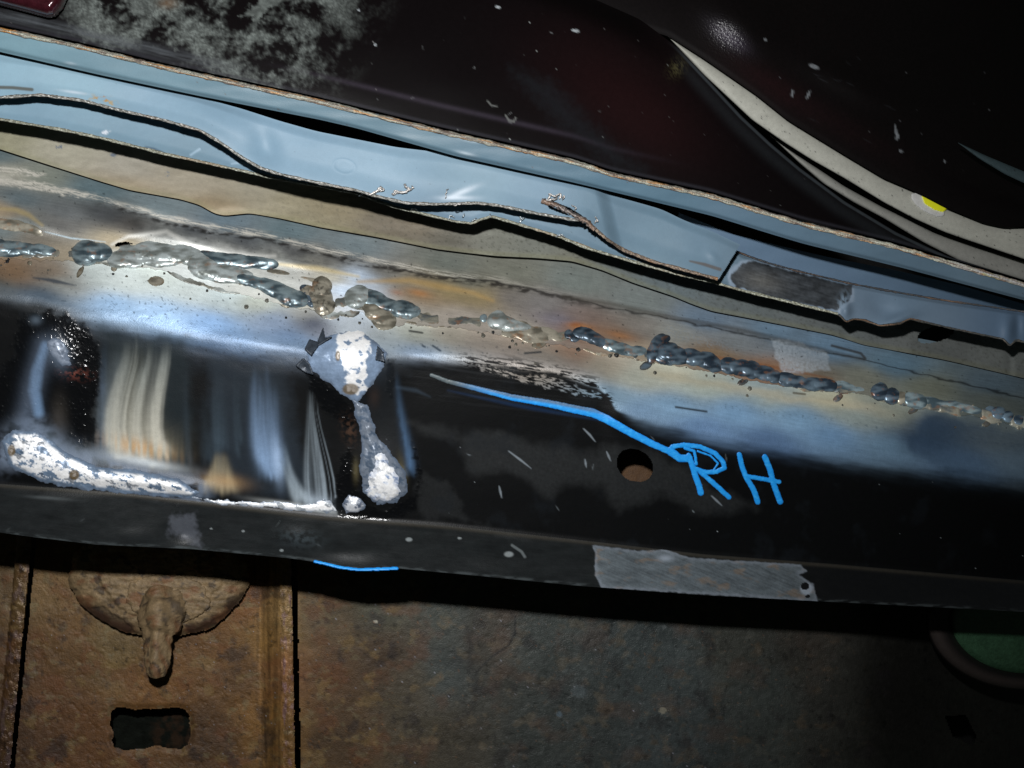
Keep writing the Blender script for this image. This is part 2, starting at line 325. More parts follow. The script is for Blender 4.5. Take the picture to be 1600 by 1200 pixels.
def paint_strip(px, py, v):
    c = field(px, py, strip_spots, 12, 2.4)
    c = c*(1+.14*grain(px, py, s=3)+.10*fbm(px, py, 26, 14, 4, 4))[:, None]
    dr = py-ridge(px)+3*fbm(px, py, 40, 12, 3, 9)
    # frayed bright metal along the ridge, soot just below it
    fray = np.exp(-((dr+4)/4.5)**2)*ss(-.35, .35, grain(px, py, .2, 40, 1.8, 21))*ss(1000, 500, px)
    fray = np.maximum(fray, pm(px, py, [(-20,258),(30,262),(75,272),(60,276),(20,272),(-20,270)], 5, 3)*ss(-.2, .3, grain(px, py, .15, 40, 1.6, 22)))
    fray = np.maximum(fray, pm(px, py, [(-20,276),(60,284),(140,302),(130,309),(60,298),(-20,286)], 4, 3)*ss(-.4, .2, grain(px, py, .15, 30, 1.6, 23)))
    c = mix(c, A(215, 208, 190), fray*.85)
    soot = np.exp(-((dr-4)/4)**2)*ss(120, 200, px)*ss(1100, 800, px)*ss(-.5, .3, fbm(px, py, 18, 8, 4, 31))
    c = mix(c, A(30, 26, 22), soot*.9)
    soot2 = np.exp(-((dr-18)/13)**2)*ss(150, 230, px)*ss(620, 480, px)*(.7+.5*fbm(px, py, 14, 8, 4, 33))
    c = mix(c, A(38, 40, 42), soot2*.5)
    c = mix(c, A(28, 26, 24), np.exp(-((dr-1)/1.5)**2)*ss(560, 640, px)*.75)
    # amber heat lines and bluish blooms
    c = mix(c, A(185, 120, 60), bl(px, py, 655, 458, 18, 6, 12)*.45+bl(px, py, 905, 510, 22, 6, 8)*.6+bl(px, py, 968, 524, 24, 6, 14)*.4)
    c = mix(c, A(140, 78, 36), bl(px, py, 620, 457, 12, 5, 12)*.4+bl(px, py, 900, 507, 10, 4)*.6)
    for p, w, kk in (([(1060,545),(1130,560),(1200,572),(1300,592)], 3, (150,98,60)), ([(560,440),(640,438),(740,458),(770,470)], 5, (168,138,86)), ([(0,326),(25,328),(45,336),(66,352)], 4, (180,160,112)),
                     ([(175,382),(200,370),(260,362),(300,384),(360,398),(430,400)], 4, (228,225,212)), ([(430,412),(500,420),(560,432)], 4, (200,180,130)), ([(70,362),(110,372),(165,378)], 1.2, (190,210,215))):
        c = mix(c, A(*kk), stroke(px, py, p, w, w*.9, .6, .6)*.7)
    fr = pm(px, py, [(1206,530),(1230,531),(1292,550),(1297,578),(1226,584),(1212,560)], 5, 3)
    c = mix(c, lin((168,176,178))/.95, fr*(.55+.3*fbm(px, py, 4, 4, 3, 41)))
    c = mix(c, lin((56,52,44))/.9, stroke(px, py, [(880,463),(960,476),(1040,494),(1140,512),(1220,530),(1300,550),(1350,562)], 3.5, 3, .2, .3)*.55)
    c = mix(c, lin((120,125,125))/1.0, pm(px, py, [(1040,505),(1120,520),(1200,532),(1205,555),(1120,545),(1040,525)], 14, 6)*specks(px, py, 3., .05, 44)*.5)
    c = mix(c, A(20, 20, 20), specks(px, py, 5, .72, 45)*.7)
    c = mix(c, lin((46,42,36))/.7, stroke(px, py, [(1300,540),(1345,552),(1352,560)], 2, 1.5)*.8)
    rough = .46+.12*fbm(px, py, 30, 14, 3, 7)-fr*.05
    glow = 1+.45*ss(60, 150, px)*ss(640, 520, px)*ss(-70, -25, py-seam(px)); c = c*glow[:, None]  # lightened near the seam at left: bright bloom put into the colour
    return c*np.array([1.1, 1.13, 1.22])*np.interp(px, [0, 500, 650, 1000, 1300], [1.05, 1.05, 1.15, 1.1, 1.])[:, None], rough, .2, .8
def paint_face(px, py, v):
    n = len(px)
    metal = field(px, py, low_spots, 14, 2.2)
    metal = metal*(1+.10*grain(px, py, s=63)+.08*fbm(px, py, 22, 12, 4, 64))[:, None]
    metal = np.minimum(metal*np.interp(px, [0, 80, 160, 420, 600, 900, 1600], [1., 1.15, 1.65, 1.6, 1.4, 1.3, 1.25])[:, None], .9)  # left of the roll boosted: flash highlight put into the colour with pale oxide
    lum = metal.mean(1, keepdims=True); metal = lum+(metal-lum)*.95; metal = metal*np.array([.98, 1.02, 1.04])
    s_ = py-seam(px)
    # dark crackle lines and pits
    cr = ss(.06, .0, np.abs(fbm(px, py, 30, 18, 3, 71)))*ss(.05, .35, fbm(px, py, 60, 40, 2, 72))*pm(px, py, [(130,440),(240,430),(330,470),(320,505),(180,498)], 30)
    metal = mix(metal, A(60, 70, 80), cr*.8)
    metal = mix(metal, A(40, 44, 48), specks(px, py, 4.5, .6, 73)*ss(5, 25, s_)*.6*ss(900, 700, px))
    for p in ([(820,552),(845,550)], [(660,540),(664,542)], [(688,548),(676,540)], [(1056,636),(1076,639),(1104,643)], [(1240,614),(1258,616)], [(1155,582),(1160,583)], [(640,517),(660,520)]):
        metal = mix(metal, A(25, 28, 30), stroke(px, py, p, 1.6, 1)*.85)
    metal = mix(metal, lin((70,90,105))/.9, ss(.25, .6, fbm(px, py, 5, 3, 3, 76))*np.exp(-((py-(608+(px-980)*.135)-6)/5)**2)*ss(960, 1000, px)*.45)
    metal = mix(metal, A(88,66,52), stroke(px, py, [(50,437),(80,440),(125,452)], 4, 2, .7, .7)*.2)
    metal = mix(metal, A(62,72,84), stroke(px, py, [(52,434),(75,437),(118,446)], 3, 1.5, .7, .8)*.8)
    metal = mix(metal, A(75,85,110), bl(px, py, 490, 505, 30, 14)*.6)
    dk = pm(px, py, [(1448,648),(1425,680),(1422,700),(1450,725),(1500,745),(1660,775),(1660,690),(1560,668),(1490,655)], 16, 8, 40, 79)
    metal = mix(metal, lin((42,58,76))/flash_level(px, py)[:, None], dk*(.75-.35*ss(1450, 1600, px)))
    pale = np.exp(-((s_-22-4*fbm(px, py, 50, 20, 2, 78))/8)**2)*ss(990, 1030, px)*ss(1420, 1330, px)
    metal = mix(metal, lin((196,186,158))/flash_level(px, py)[:, None]*.9, pale*.6)
    # black paint with worn matte islands
    blk = np.tile(A(15, 16, 17), (n, 1))
    wear = pm(px, py, [(640,660),(720,675),(800,680),(900,706),(960,705),(1040,712),(1120,760),(1180,790),(1100,800),(1020,775),(970,800),(940,760),(880,750),(860,775),(800,740),(740,735),(720,700),(690,690)], 24, 14, 60, 81)
    wear = np.maximum(wear, .6*pm(px, py, [(650,730),(700,745),(720,800),(760,820),(650,805)], 14, 14, 40, 82))
    blk = mix(blk, lin((36,38,39))/1.15, wear*(.75+.25*fbm(px, py, 5, 5, 3, 83)))
    blk = mix(blk, A(38, 40, 42), ss(.1, .6, grain(px, py, .12, 160, 5, 84))*ss(620, 660, px)*ss(1000, 900, px)*ss(60, 0, py-Tline(px)-30)*.6)
    blk = mix(blk, A(46, 56, 66), stroke(px, py, [(620,605),(650,610),(672,620)], 3, 3, .3, .8)*.8)
    blk = mix(blk, A(28, 56, 92), stroke(px, py, [(700,610),(800,632),(900,650),(960,660)], 3, 3, .8, .8)*.5)
    blk = mix(blk, A(26, 30, 34), ss(.2, .8, fbm(px, py, 50, 60, 4, 86))*.5)
    blk = mix(blk, lin((130,140,145))/1.2, scratches(px, py, 7, (650,600,1150,800), 12, (60, 25), 1., 4)*.6)
    for p in ([(912,670),(922,680),(930,690)], [(795,705),(815,720),(830,732)], [(1112,775),(1128,790)], [(780,760),(784,778)], [(914,718),(916,730)], [(948,706),(954,720)]):
        blk = mix(blk, A(140, 150, 158), stroke(px, py, p, 1.6, 1, .5, .7)*.8)
    blk = mix(blk, A(190, 200, 205), specks(px, py, 3.2, .93, 87)*.8)
    # edge between heat-tinted metal and paint : soft, brushed and torn in places
    dT = py-Tline(px)+5*fbm(px, py, 70, 14, 3, 90, rot=.17)
    soft = np.interp(px, [0, 150, 500, 690, 760, 960, 1010, 1600], [14, 28, 26, 10, 6, 3, 14, 18])
    w = .5+.5*np.tanh(dT/soft*1.6)
    rag = ss(-26, -2, py-Tline(px))*ss(690, 730, px)*ss(968, 955, px)*ss(-.1, .2, grain(px, py, .15, 30, 3.4, 92)+.35*fbm(px, py, 6, 3, 3, 93)-.25*ss(-4, -24, py-Tline(px)))
    w = np.maximum(w, rag)
    bare = pm(px, py, [(748,572),(800,582),(860,590),(935,616),(940,624),(920,620),(850,604),(790,588),(750,578)], 4, 6, 10, 94)*ss(-.15, .15, grain(px, py, .18, 14, 2.4, 95))
    w = w*(1-bare*.6)
    # blue fade of the tint before the paint
    fade = np.exp(-((dT+12)/16)**2)
    metal = mix(metal, np.array([.10, .17, .26]), fade*np.interp(px, [0, 120, 500, 640, 980, 1600], [.2, .45, .45, .3, .2, .3]))
    w = w-.0; c = mix(metal, blk, w)
    # burnt streaks running down from the roll to the lower weld
    sm = 0*px
    def heat(pts, wd, top, bot_, amb=0., pw=1.):
        nonlocal c
        p = np.array(pts, float); k = np.linspace(0, 1, 9); q = np.linspace(0, 1, len(p))
        if len(p) > 3: cx_ = np.polyfit(q, p[:,0], 3); cy_ = np.polyfit(q, p[:,1], 3)
        else: cx_ = np.polyfit(q, p[:,0], 2); cy_ = np.polyfit(q, p[:,1], 2)
        p = np.stack([np.polyval(cx_, k), np.polyval(cy_, k)], -1); pts = p
        m = (px > p[:,0].min()-wd*5) & (px < p[:,0].max()+wd*5) & (py > p[:,1].min()-6) & (py < p[:,1].max()+wd*4)
        d, t = pdist(px[m], py[m], pts)
        a = np.exp(-(d/(wd*(.55+.7*t)))**2)*ss(0, .25, t)*(.85+.2*perlin(px[m]/5, py[m]/80, 7))*pw*ss(p[-1,1]+10, p[-1,1]-16, py[m]+5*perlin(px[m]/7, py[m]/50, 9))*(.45+.55*t)
        k = A(*top)[None]*(1-t[:, None])+A(*bot_)[None]*t[:, None]
        cc = c[m]; am = np.clip(a, 0, 1)[:, None]; c[m] = cc*(1-am)+k*am
    heat([(165,515),(163,600),(165,660),(170,712)], 9, (46,58,64), (120,150,190), pw=.65)
    heat([(178,520),(182,600),(190,650),(200,705)], 11, (60,70,70), (170,160,150), pw=.5)
    rg = np.random.RandomState(3)
    c = mix(c, A(34, 42, 46), pm(px, py, [(160,515),(290,530),(300,640),(290,730),(160,715)], 30, 10, 40, 97)*.8)
    c = mix(c, A(40, 48, 56), pm(px, py, [(330,560),(440,570),(470,700),(500,790),(330,760)], 30, 10, 40, 98)*.8)
    heat([(222,520),(214,560),(196,620),(206,670),(232,722)], 34, (70,78,76), (180,172,146), pw=.65)
    heat([(196,520),(184,570),(172,640),(178,722)], 20, (60,72,78), (150,166,178), pw=.5)
    for k in range(28):
        x0 = rg.uniform(188, 268); x1 = 166+(x0-188)*1.12+rg.uniform(-4, 4); j0 = rg.uniform(-3, 3)
        heat([(x0,rg.uniform(508,575)),(x0+2+j0,565),(x1+4,620),(x1+2,665),(x1+14+j0,rg.uniform(700,728))], rg.choice([2., 3.5, 5.5, 8.]), (118,128,128), (216,212,196), pw=rg.uniform(.3, .7))
    c = mix(c, A(206,160,104), bl(px, py, 218, 700, 54, 15, 14)*.7*ss(-.6, .5, perlin(px/6, py/60, 9)))
    c = mix(c, A(215,222,224), bl(px, py, 222, 722, 62, 9, 10)*1.)
    for k in range(8): x = rg.uniform(288, 385); heat([(x,rg.uniform(550,600)),(x-2,640),(x+4,rg.uniform(690,740))], rg.uniform(3, 10), (34,40,44), (70,86,98), pw=.4)
    for x, xb, wd in ((338,330,7),(345,344,9),(352,362,8),(336,318,6)): heat([(x,700),(x,725),(xb,768)], wd, (70,66,56), (215,200,165), pw=.75)
    c = mix(c, A(190,150,100), bl(px, py, 350, 752, 36, 12, 8)*.5)
    for k in range(14):
        x = rg.uniform(392, 436); xb = 412+(x-392)*.75+rg.uniform(-4, 4)
        heat([(x,rg.uniform(548,600)),(x+rg.uniform(-3,3),620),(x+3,680),(xb,rg.uniform(725,755))], rg.choice([2, 4, 7, 10]), (56,70,84), (146,176,214), pw=rg.uniform(.25, .6))
    c = mix(c, A(165,190,222), bl(px, py, 434, 722, 9, 34, -6)*.8)
    for k in range(7): heat([(434+k*2,rg.uniform(680,720)),(448+k*2,745),(462+k*5,787)], rg.uniform(2,6), (70,90,110), (190,205,215), pw=.5)
    for k in range(9):
        x = 479+k*2.2+rg.uniform(-2, 2); xb = 482+k*5+rg.uniform(-2, 2)
        heat([(x,rg.uniform(585,620)),(x+1,660),(xb-6,730),(xb,797)], rg.uniform(.8, 3.5), (92,100,104), (180,196,208), pw=rg.uniform(.2, .75))
    c = mix(c, A(215,220,220), bl(px, py, 470, 792, 60, 4.5, 9)*1.); c = mix(c, A(190,205,220), bl(px, py, 500, 785, 28, 12, 20)*.5)
    heat([(620,560),(622,620),(634,690),(640,740)], 7, (42,52,58), (104,142,186), pw=.7)
    # burnt bubbled paint round the spot welds
    bub = bubble_mask(px, py)
    c = mix(c, A(12, 13, 15), bub*.92)
    c = mix(c, A(110, 62, 52), bl(px, py, 118, 584, 22, 9, 6)*ss(-.1, .3, fbm(px, py, 7, 5, 3, 101)))
    c = mix(c, A(64, 60, 56), bl(px, py, 92, 655, 14, 40)*.7)
    c = mix(c, A(98,112,130), (bl(px, py, 92, 552, 15, 26, -14))*1.0)
    c = mix(c, A(125,158,196), stroke(px, py, [(70,540),(58,580),(54,610),(60,645)], 8, 6, .4, .1)*.8)
    c = mix(c, A(98,112,126), bl(px, py, 62, 690, 40, 24, 20)*.95+bl(px, py, 130, 712, 50, 14, 14)*.8+bl(px, py, 56, 500, 10, 8)*.6)
    c = mix(c, A(225,236,246), bl(px, py, 548, 505, 30, 46)*1.)  # white above the dome: flash highlight and bare metal put into one colour
    c = mix(c, A(100,118,140), bl(px, py, 588, 560, 20, 34)*.35)
    hd, ht = pdist(px, py, [(10,715),(20,690),(50,668),(100,715),(200,738),(310,768)]); c = mix(c, A(118,132,152), np.exp(-(hd/20)**2)*.85*ss(-.7, .3, fbm(px, py, 26, 18, 3, 106)))
    c = mix(c, A(104,118,138), np.exp(-(pdist(px, py, [(70,540),(52,600),(40,660)])[0]/16)**2)*.5)
    c = mix(c, A(74,54,42), bl(px, py, 546, 672, 12, 22, -15)*ss(-.3, .4, fbm(px, py, 7, 7, 3, 104))*.9+bl(px, py, 585, 620, 9, 18)*.6)
    c = mix(c, A(128,118,84), bl(px, py, 628, 730, 7, 24, -8)*.6+bl(px, py, 556, 735, 5, 18)*.4)
    gray = ss(7, 3, px-602+0*py)*0
    c = mix(c, A(30, 33, 36), pm(px, py, [(578,568),(618,560),(620,640),(640,740),(600,700),(575,640)], 8, 3)*.6)
    rough = .42*(1-w)+w*(.36+.14*wear)+bub*-.2
    met = .22*(1-w)
    return c, rough, met, .8*(1-w)+.35*w+.3*bub, 1-.72*w*(1-bub)
def bubble_mask(px, py):
    r = pm(px, py, [(30,500),(55,486),(100,490),(140,515),(158,560),(155,610),(145,650),(150,690),(120,695),(100,640),(60,660),(30,640),(-20,690),(-20,600),(20,560)], 14, 10, 14, 111)
    r = np.maximum(r, pm(px, py, [(480,575),(500,590),(545,630),(560,660),(545,668),(505,640),(485,610)], 6, 4, 10, 112))
    r = np.maximum(r, pm(px, py, [(606,560),(618,580),(612,620),(602,610)], 5, 3, 8, 113))
    r = np.maximum(r, pm(px, py, [(532,715),(548,700),(560,760),(575,790),(600,800),(650,770),(652,730),(642,690),(660,740),(650,795),(600,815),(535,812),(520,790)], 8, 6, 10, 114))
    return r
def disp_face(px, py, v):
    b = bubble_mask(px, py)
    n = perlin(px/4.2, py/4.2, 121)+.6*perlin(px/7.5, py/7.5, 122)
    u = b*1.1*np.abs(n)*ss(-.35, .2, fbm(px, py, 16, 16, 3, 124))
    u += .25*pm(px, py, [(130,440),(240,430),(330,470),(320,505),(180,498)], 30)*fbm(px, py, 12, 8, 3, 123)
    return u
def hole_keep(px, py): return (ell(px, py, 992, 727, 29, 23.5, 32) > 1)
def paint_flange(px, py, v):
    n = len(px); c = np.tile(A(31, 34, 35), (n, 1))*(1+.25*fbm(px, py, 40, 16, 4, 131)+.15*grain(px, py, .1, 50, 3, 132))[:, None]
    c = mix(c, lin((13,14,15))/flash_level(px, py)[:, None]*.8, ss(900, 1350, px)*.9)
    c = mix(c, A(75, 82, 84), np.exp(-((py-lip(px)+2)/2.2)**2)*ss(-.3, .4, fbm(px, py, 30, 6, 3, 133))*.8)
    c = mix(c, A(70, 66, 58), np.exp(-((py-fold(px)-4)/3)**2)*.55)
    g = pm(px, py, [(266,808),(304,804),(308,830),(314,858),(298,846),(280,836),(264,834)], 14, 6, 9, 136)
    c = mix(c, A(86, 90, 98), g*.75); c = mix(c, A(80, 86, 88), bl(px, py, 75, 778, 38, 3, 4)*.8)
    c = mix(c, A(58, 66, 70), bl(px, py, 470, 840, 34, 14, 8)*ss(-.4, .3, fbm(px, py, 10, 8, 4, 134)))
    for x, y, r in ((639,843,5),(718,841,3),(795,866,7),(440,860,3),(380,830,2.5),(330,826,2)): c = mix(c, A(150, 158, 160), ss(1.3, .7, ell(px, py, x, y, r, r*.6))*.8)
    c = mix(c, A(120,128,130), stroke(px, py, [(800,852),(815,862),(820,870)], 2, 1)*.7)
    c = mix(c, A(110, 118, 120), scratches(px, py, 9, (0,780,900,880), 14, (-20, 40), .8, 9)*.35)
    bp = [(926,852),(1000,861),(1040,859),(1080,872),(1250,882),(1260,892),(1248,898),(1270,912),(1278,940),(940,918),(930,900),(930,866)]
    m = pm(px, py, bp, 2.5, 1.5, 10, 141)*(ell(px, py, 1258, 916, 7, 6) > 1)*(ell(px, py, 1262, 932, 4, 3) > 1)
    q = np.tile(lin((84,92,97))/.95, (n, 1))*(1+.25*fbm(px, py, 30, 10, 4, 142)+.3*grain(px, py, .4, 40, 3, 143)+.15*fbm(px, py, 4, 4, 3, 146))[:, None]
    q = mix(q, lin((130,105,78))/.95, ss(.2, .6, fbm(px, py, 40, 18, 4, 144))*.35)
    if m.any():
        d = np.full(n, -50.); k = (px > 900) & (px < 1300); d[k] = sdpoly(px[k], py[k], bp)
        q = mix(q, lin((130,138,150))/.9, ss(7, 0, d+3*fbm(px, py, 14, 8, 3, 145))*.4)
    q = mix(q, lin((150,160,172))/.9, ss(12, 7, np.hypot(px-1260, py-920))*.7+bl(px, py, 1040, 872, 14, 6)*.7)
    c = mix(c, q, m)
    return c, .42+.08*fbm(px, py, 20, 10, 3, 135)+.1*m, .05+.25*m, .6, .35+.5*m

# ------------------------------------------------------------------ the sill
sill = thing('welded_sill', 'black painted car sill with heat tinted upper edge, long lumpy weld and blue letters RH', 'car sill', (0, .41, -.07))
seam_wob = lambda x: seam(x)+3*perlin(np.asarray(x)/14., 0*np.asarray(x), 5)+2*perlin(np.asarray(x)/5., 0*np.asarray(x), 6)
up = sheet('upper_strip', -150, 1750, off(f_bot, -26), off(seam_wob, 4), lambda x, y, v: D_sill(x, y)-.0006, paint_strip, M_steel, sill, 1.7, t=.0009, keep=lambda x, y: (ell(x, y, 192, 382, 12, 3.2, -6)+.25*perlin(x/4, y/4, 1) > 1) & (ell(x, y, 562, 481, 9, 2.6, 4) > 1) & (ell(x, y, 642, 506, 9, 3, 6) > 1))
tag(up, 'brown and grey heat stained strip above the weld')
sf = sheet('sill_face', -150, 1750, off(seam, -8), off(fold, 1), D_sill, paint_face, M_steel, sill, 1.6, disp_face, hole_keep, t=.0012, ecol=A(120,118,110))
tag(sf, 'pale heat tinted roll turning into scratched black paint')
sheet('bottom_flange', -150, 1750, off(fold, 1), lip, D_sill, paint_flange, M_steel, sill, 1.6, t=.002, ecol=A(70, 74, 76))

# weld beads : lumps of metal fused along the seam
def bead(blobs, tone=0, hgt=1., rip=.5, name='weld_bead', flat=False, dark=0., par=sill):
    b = np.array([q[:4] for q in blobs], float); r = b[:, 2:4].max(1)
    box = (int((b[:,0]-r).min()-5), int((b[:,1]-r).min()-5), int((b[:,0]+r).max()+5), int((b[:,1]+r).max()+5)); sd = int(b[0, 0])
    def hf(px, py):
        wx = px+1.8*perlin(px/22, py/22, sd); wy = py+1.6*perlin(px/22, py/22, sd+1)+.5*perlin(px/5, py/5, sd+2)
        acc = np.zeros(px.shape)
        for q in blobs:
            cx, cy, rx, ry = q[:4]; rot = q[4] if len(q) > 4 else 12; rx, ry = rx*1.06+1, ry*1.1+.8
            e = ell(wx, wy, cx, cy, rx, ry, rot); H = (min(rx, ry)*.62 if not flat else 3.2)*hgt
            v_ = np.where(e < 1, 1.15*H*(np.sqrt(np.clip(1-e*e, 0, 1)) if not flat else (1-e**6)), 0); acc = acc+v_**2
        h = np.where(acc > 0, np.sqrt(acc), -1.)
        return np.where(h > 0, h+rip*.22*fbm(px, py, 14, 12, 2, sd+4)+rip*1.6*(fbm(px, py, 60, 30, 1, sd+5)), h)
    def pf(px, py, h):
        e = flash_level(px, py)[:, None]; n = len(px)
        pal = [((70,86,94),(140,158,164)), ((112,108,96),(172,166,150)), ((44,56,68),(98,116,130)), ((126,132,128),(190,200,200))][tone]
        m = ss(-.6, .6, fbm(px, py, 26, 10, 2, sd+6)); c = mix(np.tile(lin(pal[0]), (n, 1)), lin(pal[1]), m)
        c = mix(c, lin((165,110,60)), ss(.35, .7, fbm(px, py, 20, 14, 3, sd+9))*.3)
        c = mix(c, lin((150,136,108)), ss(2.6, .6, h)*.4); c = mix(c, lin((40,38,36)), ss(2., .2, h)*ss(-.5, .1, fbm(px, py, 20, 12, 3, sd+14))*.8); c = mix(c, lin((150,92,50)), ss(.3, .5, fbm(px, py, 7, 5, 3, sd+15))*ss(.1, .4, fbm(px, py, 30, 20, 2, sd+16))*.3)  # low edges darkened: contact shade under the bead put into its colour
        c = mix(c, lin((20,20,22)), np.maximum(specks(px, py, 4, .8, sd+11)*.7, dark*ss(.1, .5, fbm(px, py, 7, 7, 3, sd+12))))
        return c/e*1.15, .34+.05*fbm(px, py, 10, 10, 2, sd), .4 if not flat else .25, .8
    return relief(name, par, box, hf, D_sill, pf, M_bead)
bead([(10,389,34,12,2),(-10,386,26,12,0),(45,390,18,9),(66,390,22,8,8)], 0)
bead([(20,352,46,9,8),(50,360,22,7,20)], 1, .5)
bead([(134,395,21,18,-10),(152,394,22,13,5)], 0, 1.1)
bead([(190,404,22,13,-10),(214,394,28,10,10),(245,392,36,13,6),(262,401,38,14,-12),(290,398,30,13,10),(205,408,30,9,0)], 3, .8)
bead([(318,415,24,20,30),(345,424,34,17,10),(370,430,30,12,8),(300,404,30,12)], 3, .6)
bead([(335,402,38,9,6),(375,408,40,10,5),(410,412,24,9,4),(352,408,50,9,6)], 0, .8)
bead([(395,440,42,9,18),(430,452,36,12,22),(455,464,26,13,20),(468,466,16,12,0),(350,428,40,8,10)], 0, .9)
bead([(448,428,50,5,8),(500,438,34,6,8)], 1, .5)
bead([(503,446,15,13,0),(502,465,16,20,0),(507,478,15,13,0),(482,456,12,9)], 1, .9, dark=.6)
bead([(480,462,9,8),(488,472,8,7),(476,452,8,7)], 2, 1., dark=.6)
bead([(532,468,20,13,20),(548,474,20,10,10),(524,476,14,8)], 1, .4, flat=True)
bead([(558,464,20,16,-20),(574,462,18,10,20),(560,455,8,11,0)], 3, .7)
bead([(588,470,28,13,28),(612,480,26,11,24),(632,484,20,13,10),(645,486,12,9)], 0, .9, dark=.3)
bead([(592,490,22,14,20),(600,500,19,13,10),(584,480,16,14)], 1, .8)
bead([(655,496,30,11,5),(680,497,36,13,8),(652,488,28,12)], 1, .4, flat=True)
bead([(712,492,26,14,10),(736,498,26,12,14),(742,502,16,10)], 1, .4, flat=True)
bead([(756,497,6,6)], 0, 1.)
bead([(776,500,14,13,-20),(790,506,22,11,15),(812,512,24,9,20)], 3, .9)
bead([(800,520,22,8,12),(830,524,30,10,10),(818,512,20,9,20),(842,520,18,9)], 1, .6)
bead([(858,522,24,9,15),(875,530,12,6)], 1, .5)
bead([(889,522,7,7),(898,528,8,6)], 2, 1.1, dark=.5)
bead([(914,522,18,10,8),(926,528,17,9,25),(938,534,14,8,20)], 2, 1.)
bead([(955,540,20,9,18),(975,546,22,9,14),(996,548,16,8,0)], 0, .8)
bead([(1028,536,9,16,32),(1020,552,9,15,14),(1036,530,12,7,-10)], 2, 1.2)
bead([(1044,548,16,13,0),(1060,556,18,13,18),(1040,560,20,9,8)], 2, 1.1)
bead([(1082,558,20,12,14),(1104,563,20,12,14),(1116,570,14,10,20)], 2, 1.)
bead([(1140,571,16,12,8),(1158,575,16,12,8),(1175,578,14,12,12),(1195,583,16,11,12),(1210,589,12,9,20)], 2, 1.)
bead([(1228,592,16,10,12),(1248,597,18,9,10),(1270,600,18,10,10),(1292,602,18,9,8)], 2, .9)
bead([(1312,603,22,9,6),(1336,607,20,6,8)], 0, .6)
bead([(1375,612,13,13,0)], 2, 1.1, .25)
bead([(1394,618,12,12,10)], 2, 1.1, .3)
bead([(1408,622,9,9)], 1, 1., .3)
bead([(1430,626,19,11,14)], 0, 1., .3)
bead([(1458,630,20,9,10),(1485,634,24,8,10),(1515,640,22,7,12)], 0, .6)
bead([(1547,640,7,6)], 2, 1.); bead([(1560,645,10,9)], 2, 1.1); bead([(1576,651,8,8)], 2, 1.1); bead([(1592,656,9,8)], 2, 1.1); bead([(1610,660,10,8)], 2, 1.1)
# round spatter drops stuck below the weld
for x, y, rx, ry, rot in ((244,439,11,6,0),(178,420,4,3.5,0),(222,412,4,3,0),(237,416,3.5,3,0),(843,538,10,5.5,-8),(1010,571,9,5,-25),(1161,597,8,4,-25),(1310,622,7,4,-30),(1427,642,7,3.5,-30),(1543,661,7,3.5,-30),(447,474,9,5,10),(865,488,3.5,3,0),(46,411,3,2.5,0),(125,425,3,9,30)):
    bead([(x, y, rx, ry, rot)], 1 if x < 1000 else 2, .55, .1, 'spatter_drop')

rg_ = np.random.RandomState(8); dots = []
for k in range(150):
    x_ = rg_.uniform(0, 1600); dots.append((x_, float(seam(x_))+rg_.normal(4, 13), abs(rg_.normal(0, 1.1))+.9))
def dots_h(px, py):
    h = np.full(px.shape, -1.)
    for x_, y_, q in dots:
        m = (np.abs(px-x_) < q+1.5) & (np.abs(py-y_) < q+1.5); e = np.hypot(px[m]-x_, py[m]-y_)/q; h[m] = np.maximum(h[m], np.where(e < 1, q*1.3*np.sqrt(np.clip(1-e*e, 0, 1))+.3, -1))
    return h
core_line = crv([(0,389),(134,396),(214,397),(262,405),(345,425),(430,453),(468,467),(505,474),(560,468),(612,484),(680,498),(736,499),(790,509),(860,524),(914,525),(975,546),(1040,557),(1104,566),(1175,580),(1250,597),(1340,607),(1380,614),(1430,627),(1500,638),(1600,658)], 5)
def base_h(px, py):
    gap = ss(.25, .05, perlin(px/44, 0*px, 61))*np.interp(px, [0, 60, 90, 1340, 1352, 1362, 1368, 1600], [1, 1, .7, .7, 0, 0, 1, 1])
    wy = np.abs(py-core_line(px)-2-3*perlin(px/30, 0*px, 62))/(9+5*perlin(px/24, 0*px, 63)+1.2*perlin(px/9, py/9, 64))
    return np.where((wy < 1) & (gap > .1), gap*(4.2*np.sqrt(np.clip(1-wy*wy, 0, 1))+.8*fbm(px, py, 10, 8, 3, 65)+.4), -1)
relief('weld_bead', sill, (-10,370,1615,690), base_h, D_sill, lambda x, y, h: (mix(mix(np.tile(lin((140,138,126)), (len(x), 1)), lin((70,82,90)), ss(-.2, .5, fbm(x, y, 40, 14, 3, 66))*np.interp(x, [0, 500, 900], [.5, .6, .9])), lin((150,100,62)), ss(.25, .55, fbm(x, y, 18, 9, 4, 67))*.5)/flash_level(x, y)[:, None], .38, .35, .9), M_bead, 1.1)
tag(relief('weld_spatter', sill, (-4,370,1610,700), dots_h, D_sill, lambda x, y, h: (mix(np.tile(lin((120,118,108)), (len(x), 1)), lin((40,42,46)), ss(-.1, .3, perlin(x/23, y/23, 3)))/flash_level(x, y)[:, None], .35, .4, .5), M_bead, 1.1), kind='stuff')
# melted skins of pale metal spread round the beads
for bb in ([(300,432,40,10,16),(345,446,36,9,14),(270,418,26,8,10)], [(540,486,22,8,5),(515,492,14,6,0),(560,478,18,8,0)], [(930,546,26,6,16),(900,536,18,6,14)], [(150,404,20,7,0),(176,410,16,6,10)], [(400,426,44,7,10),(450,438,40,6,12)]):
    bead(bb, 3 if bb[0][0] < 700 else 1, .35, .6, flat=True)
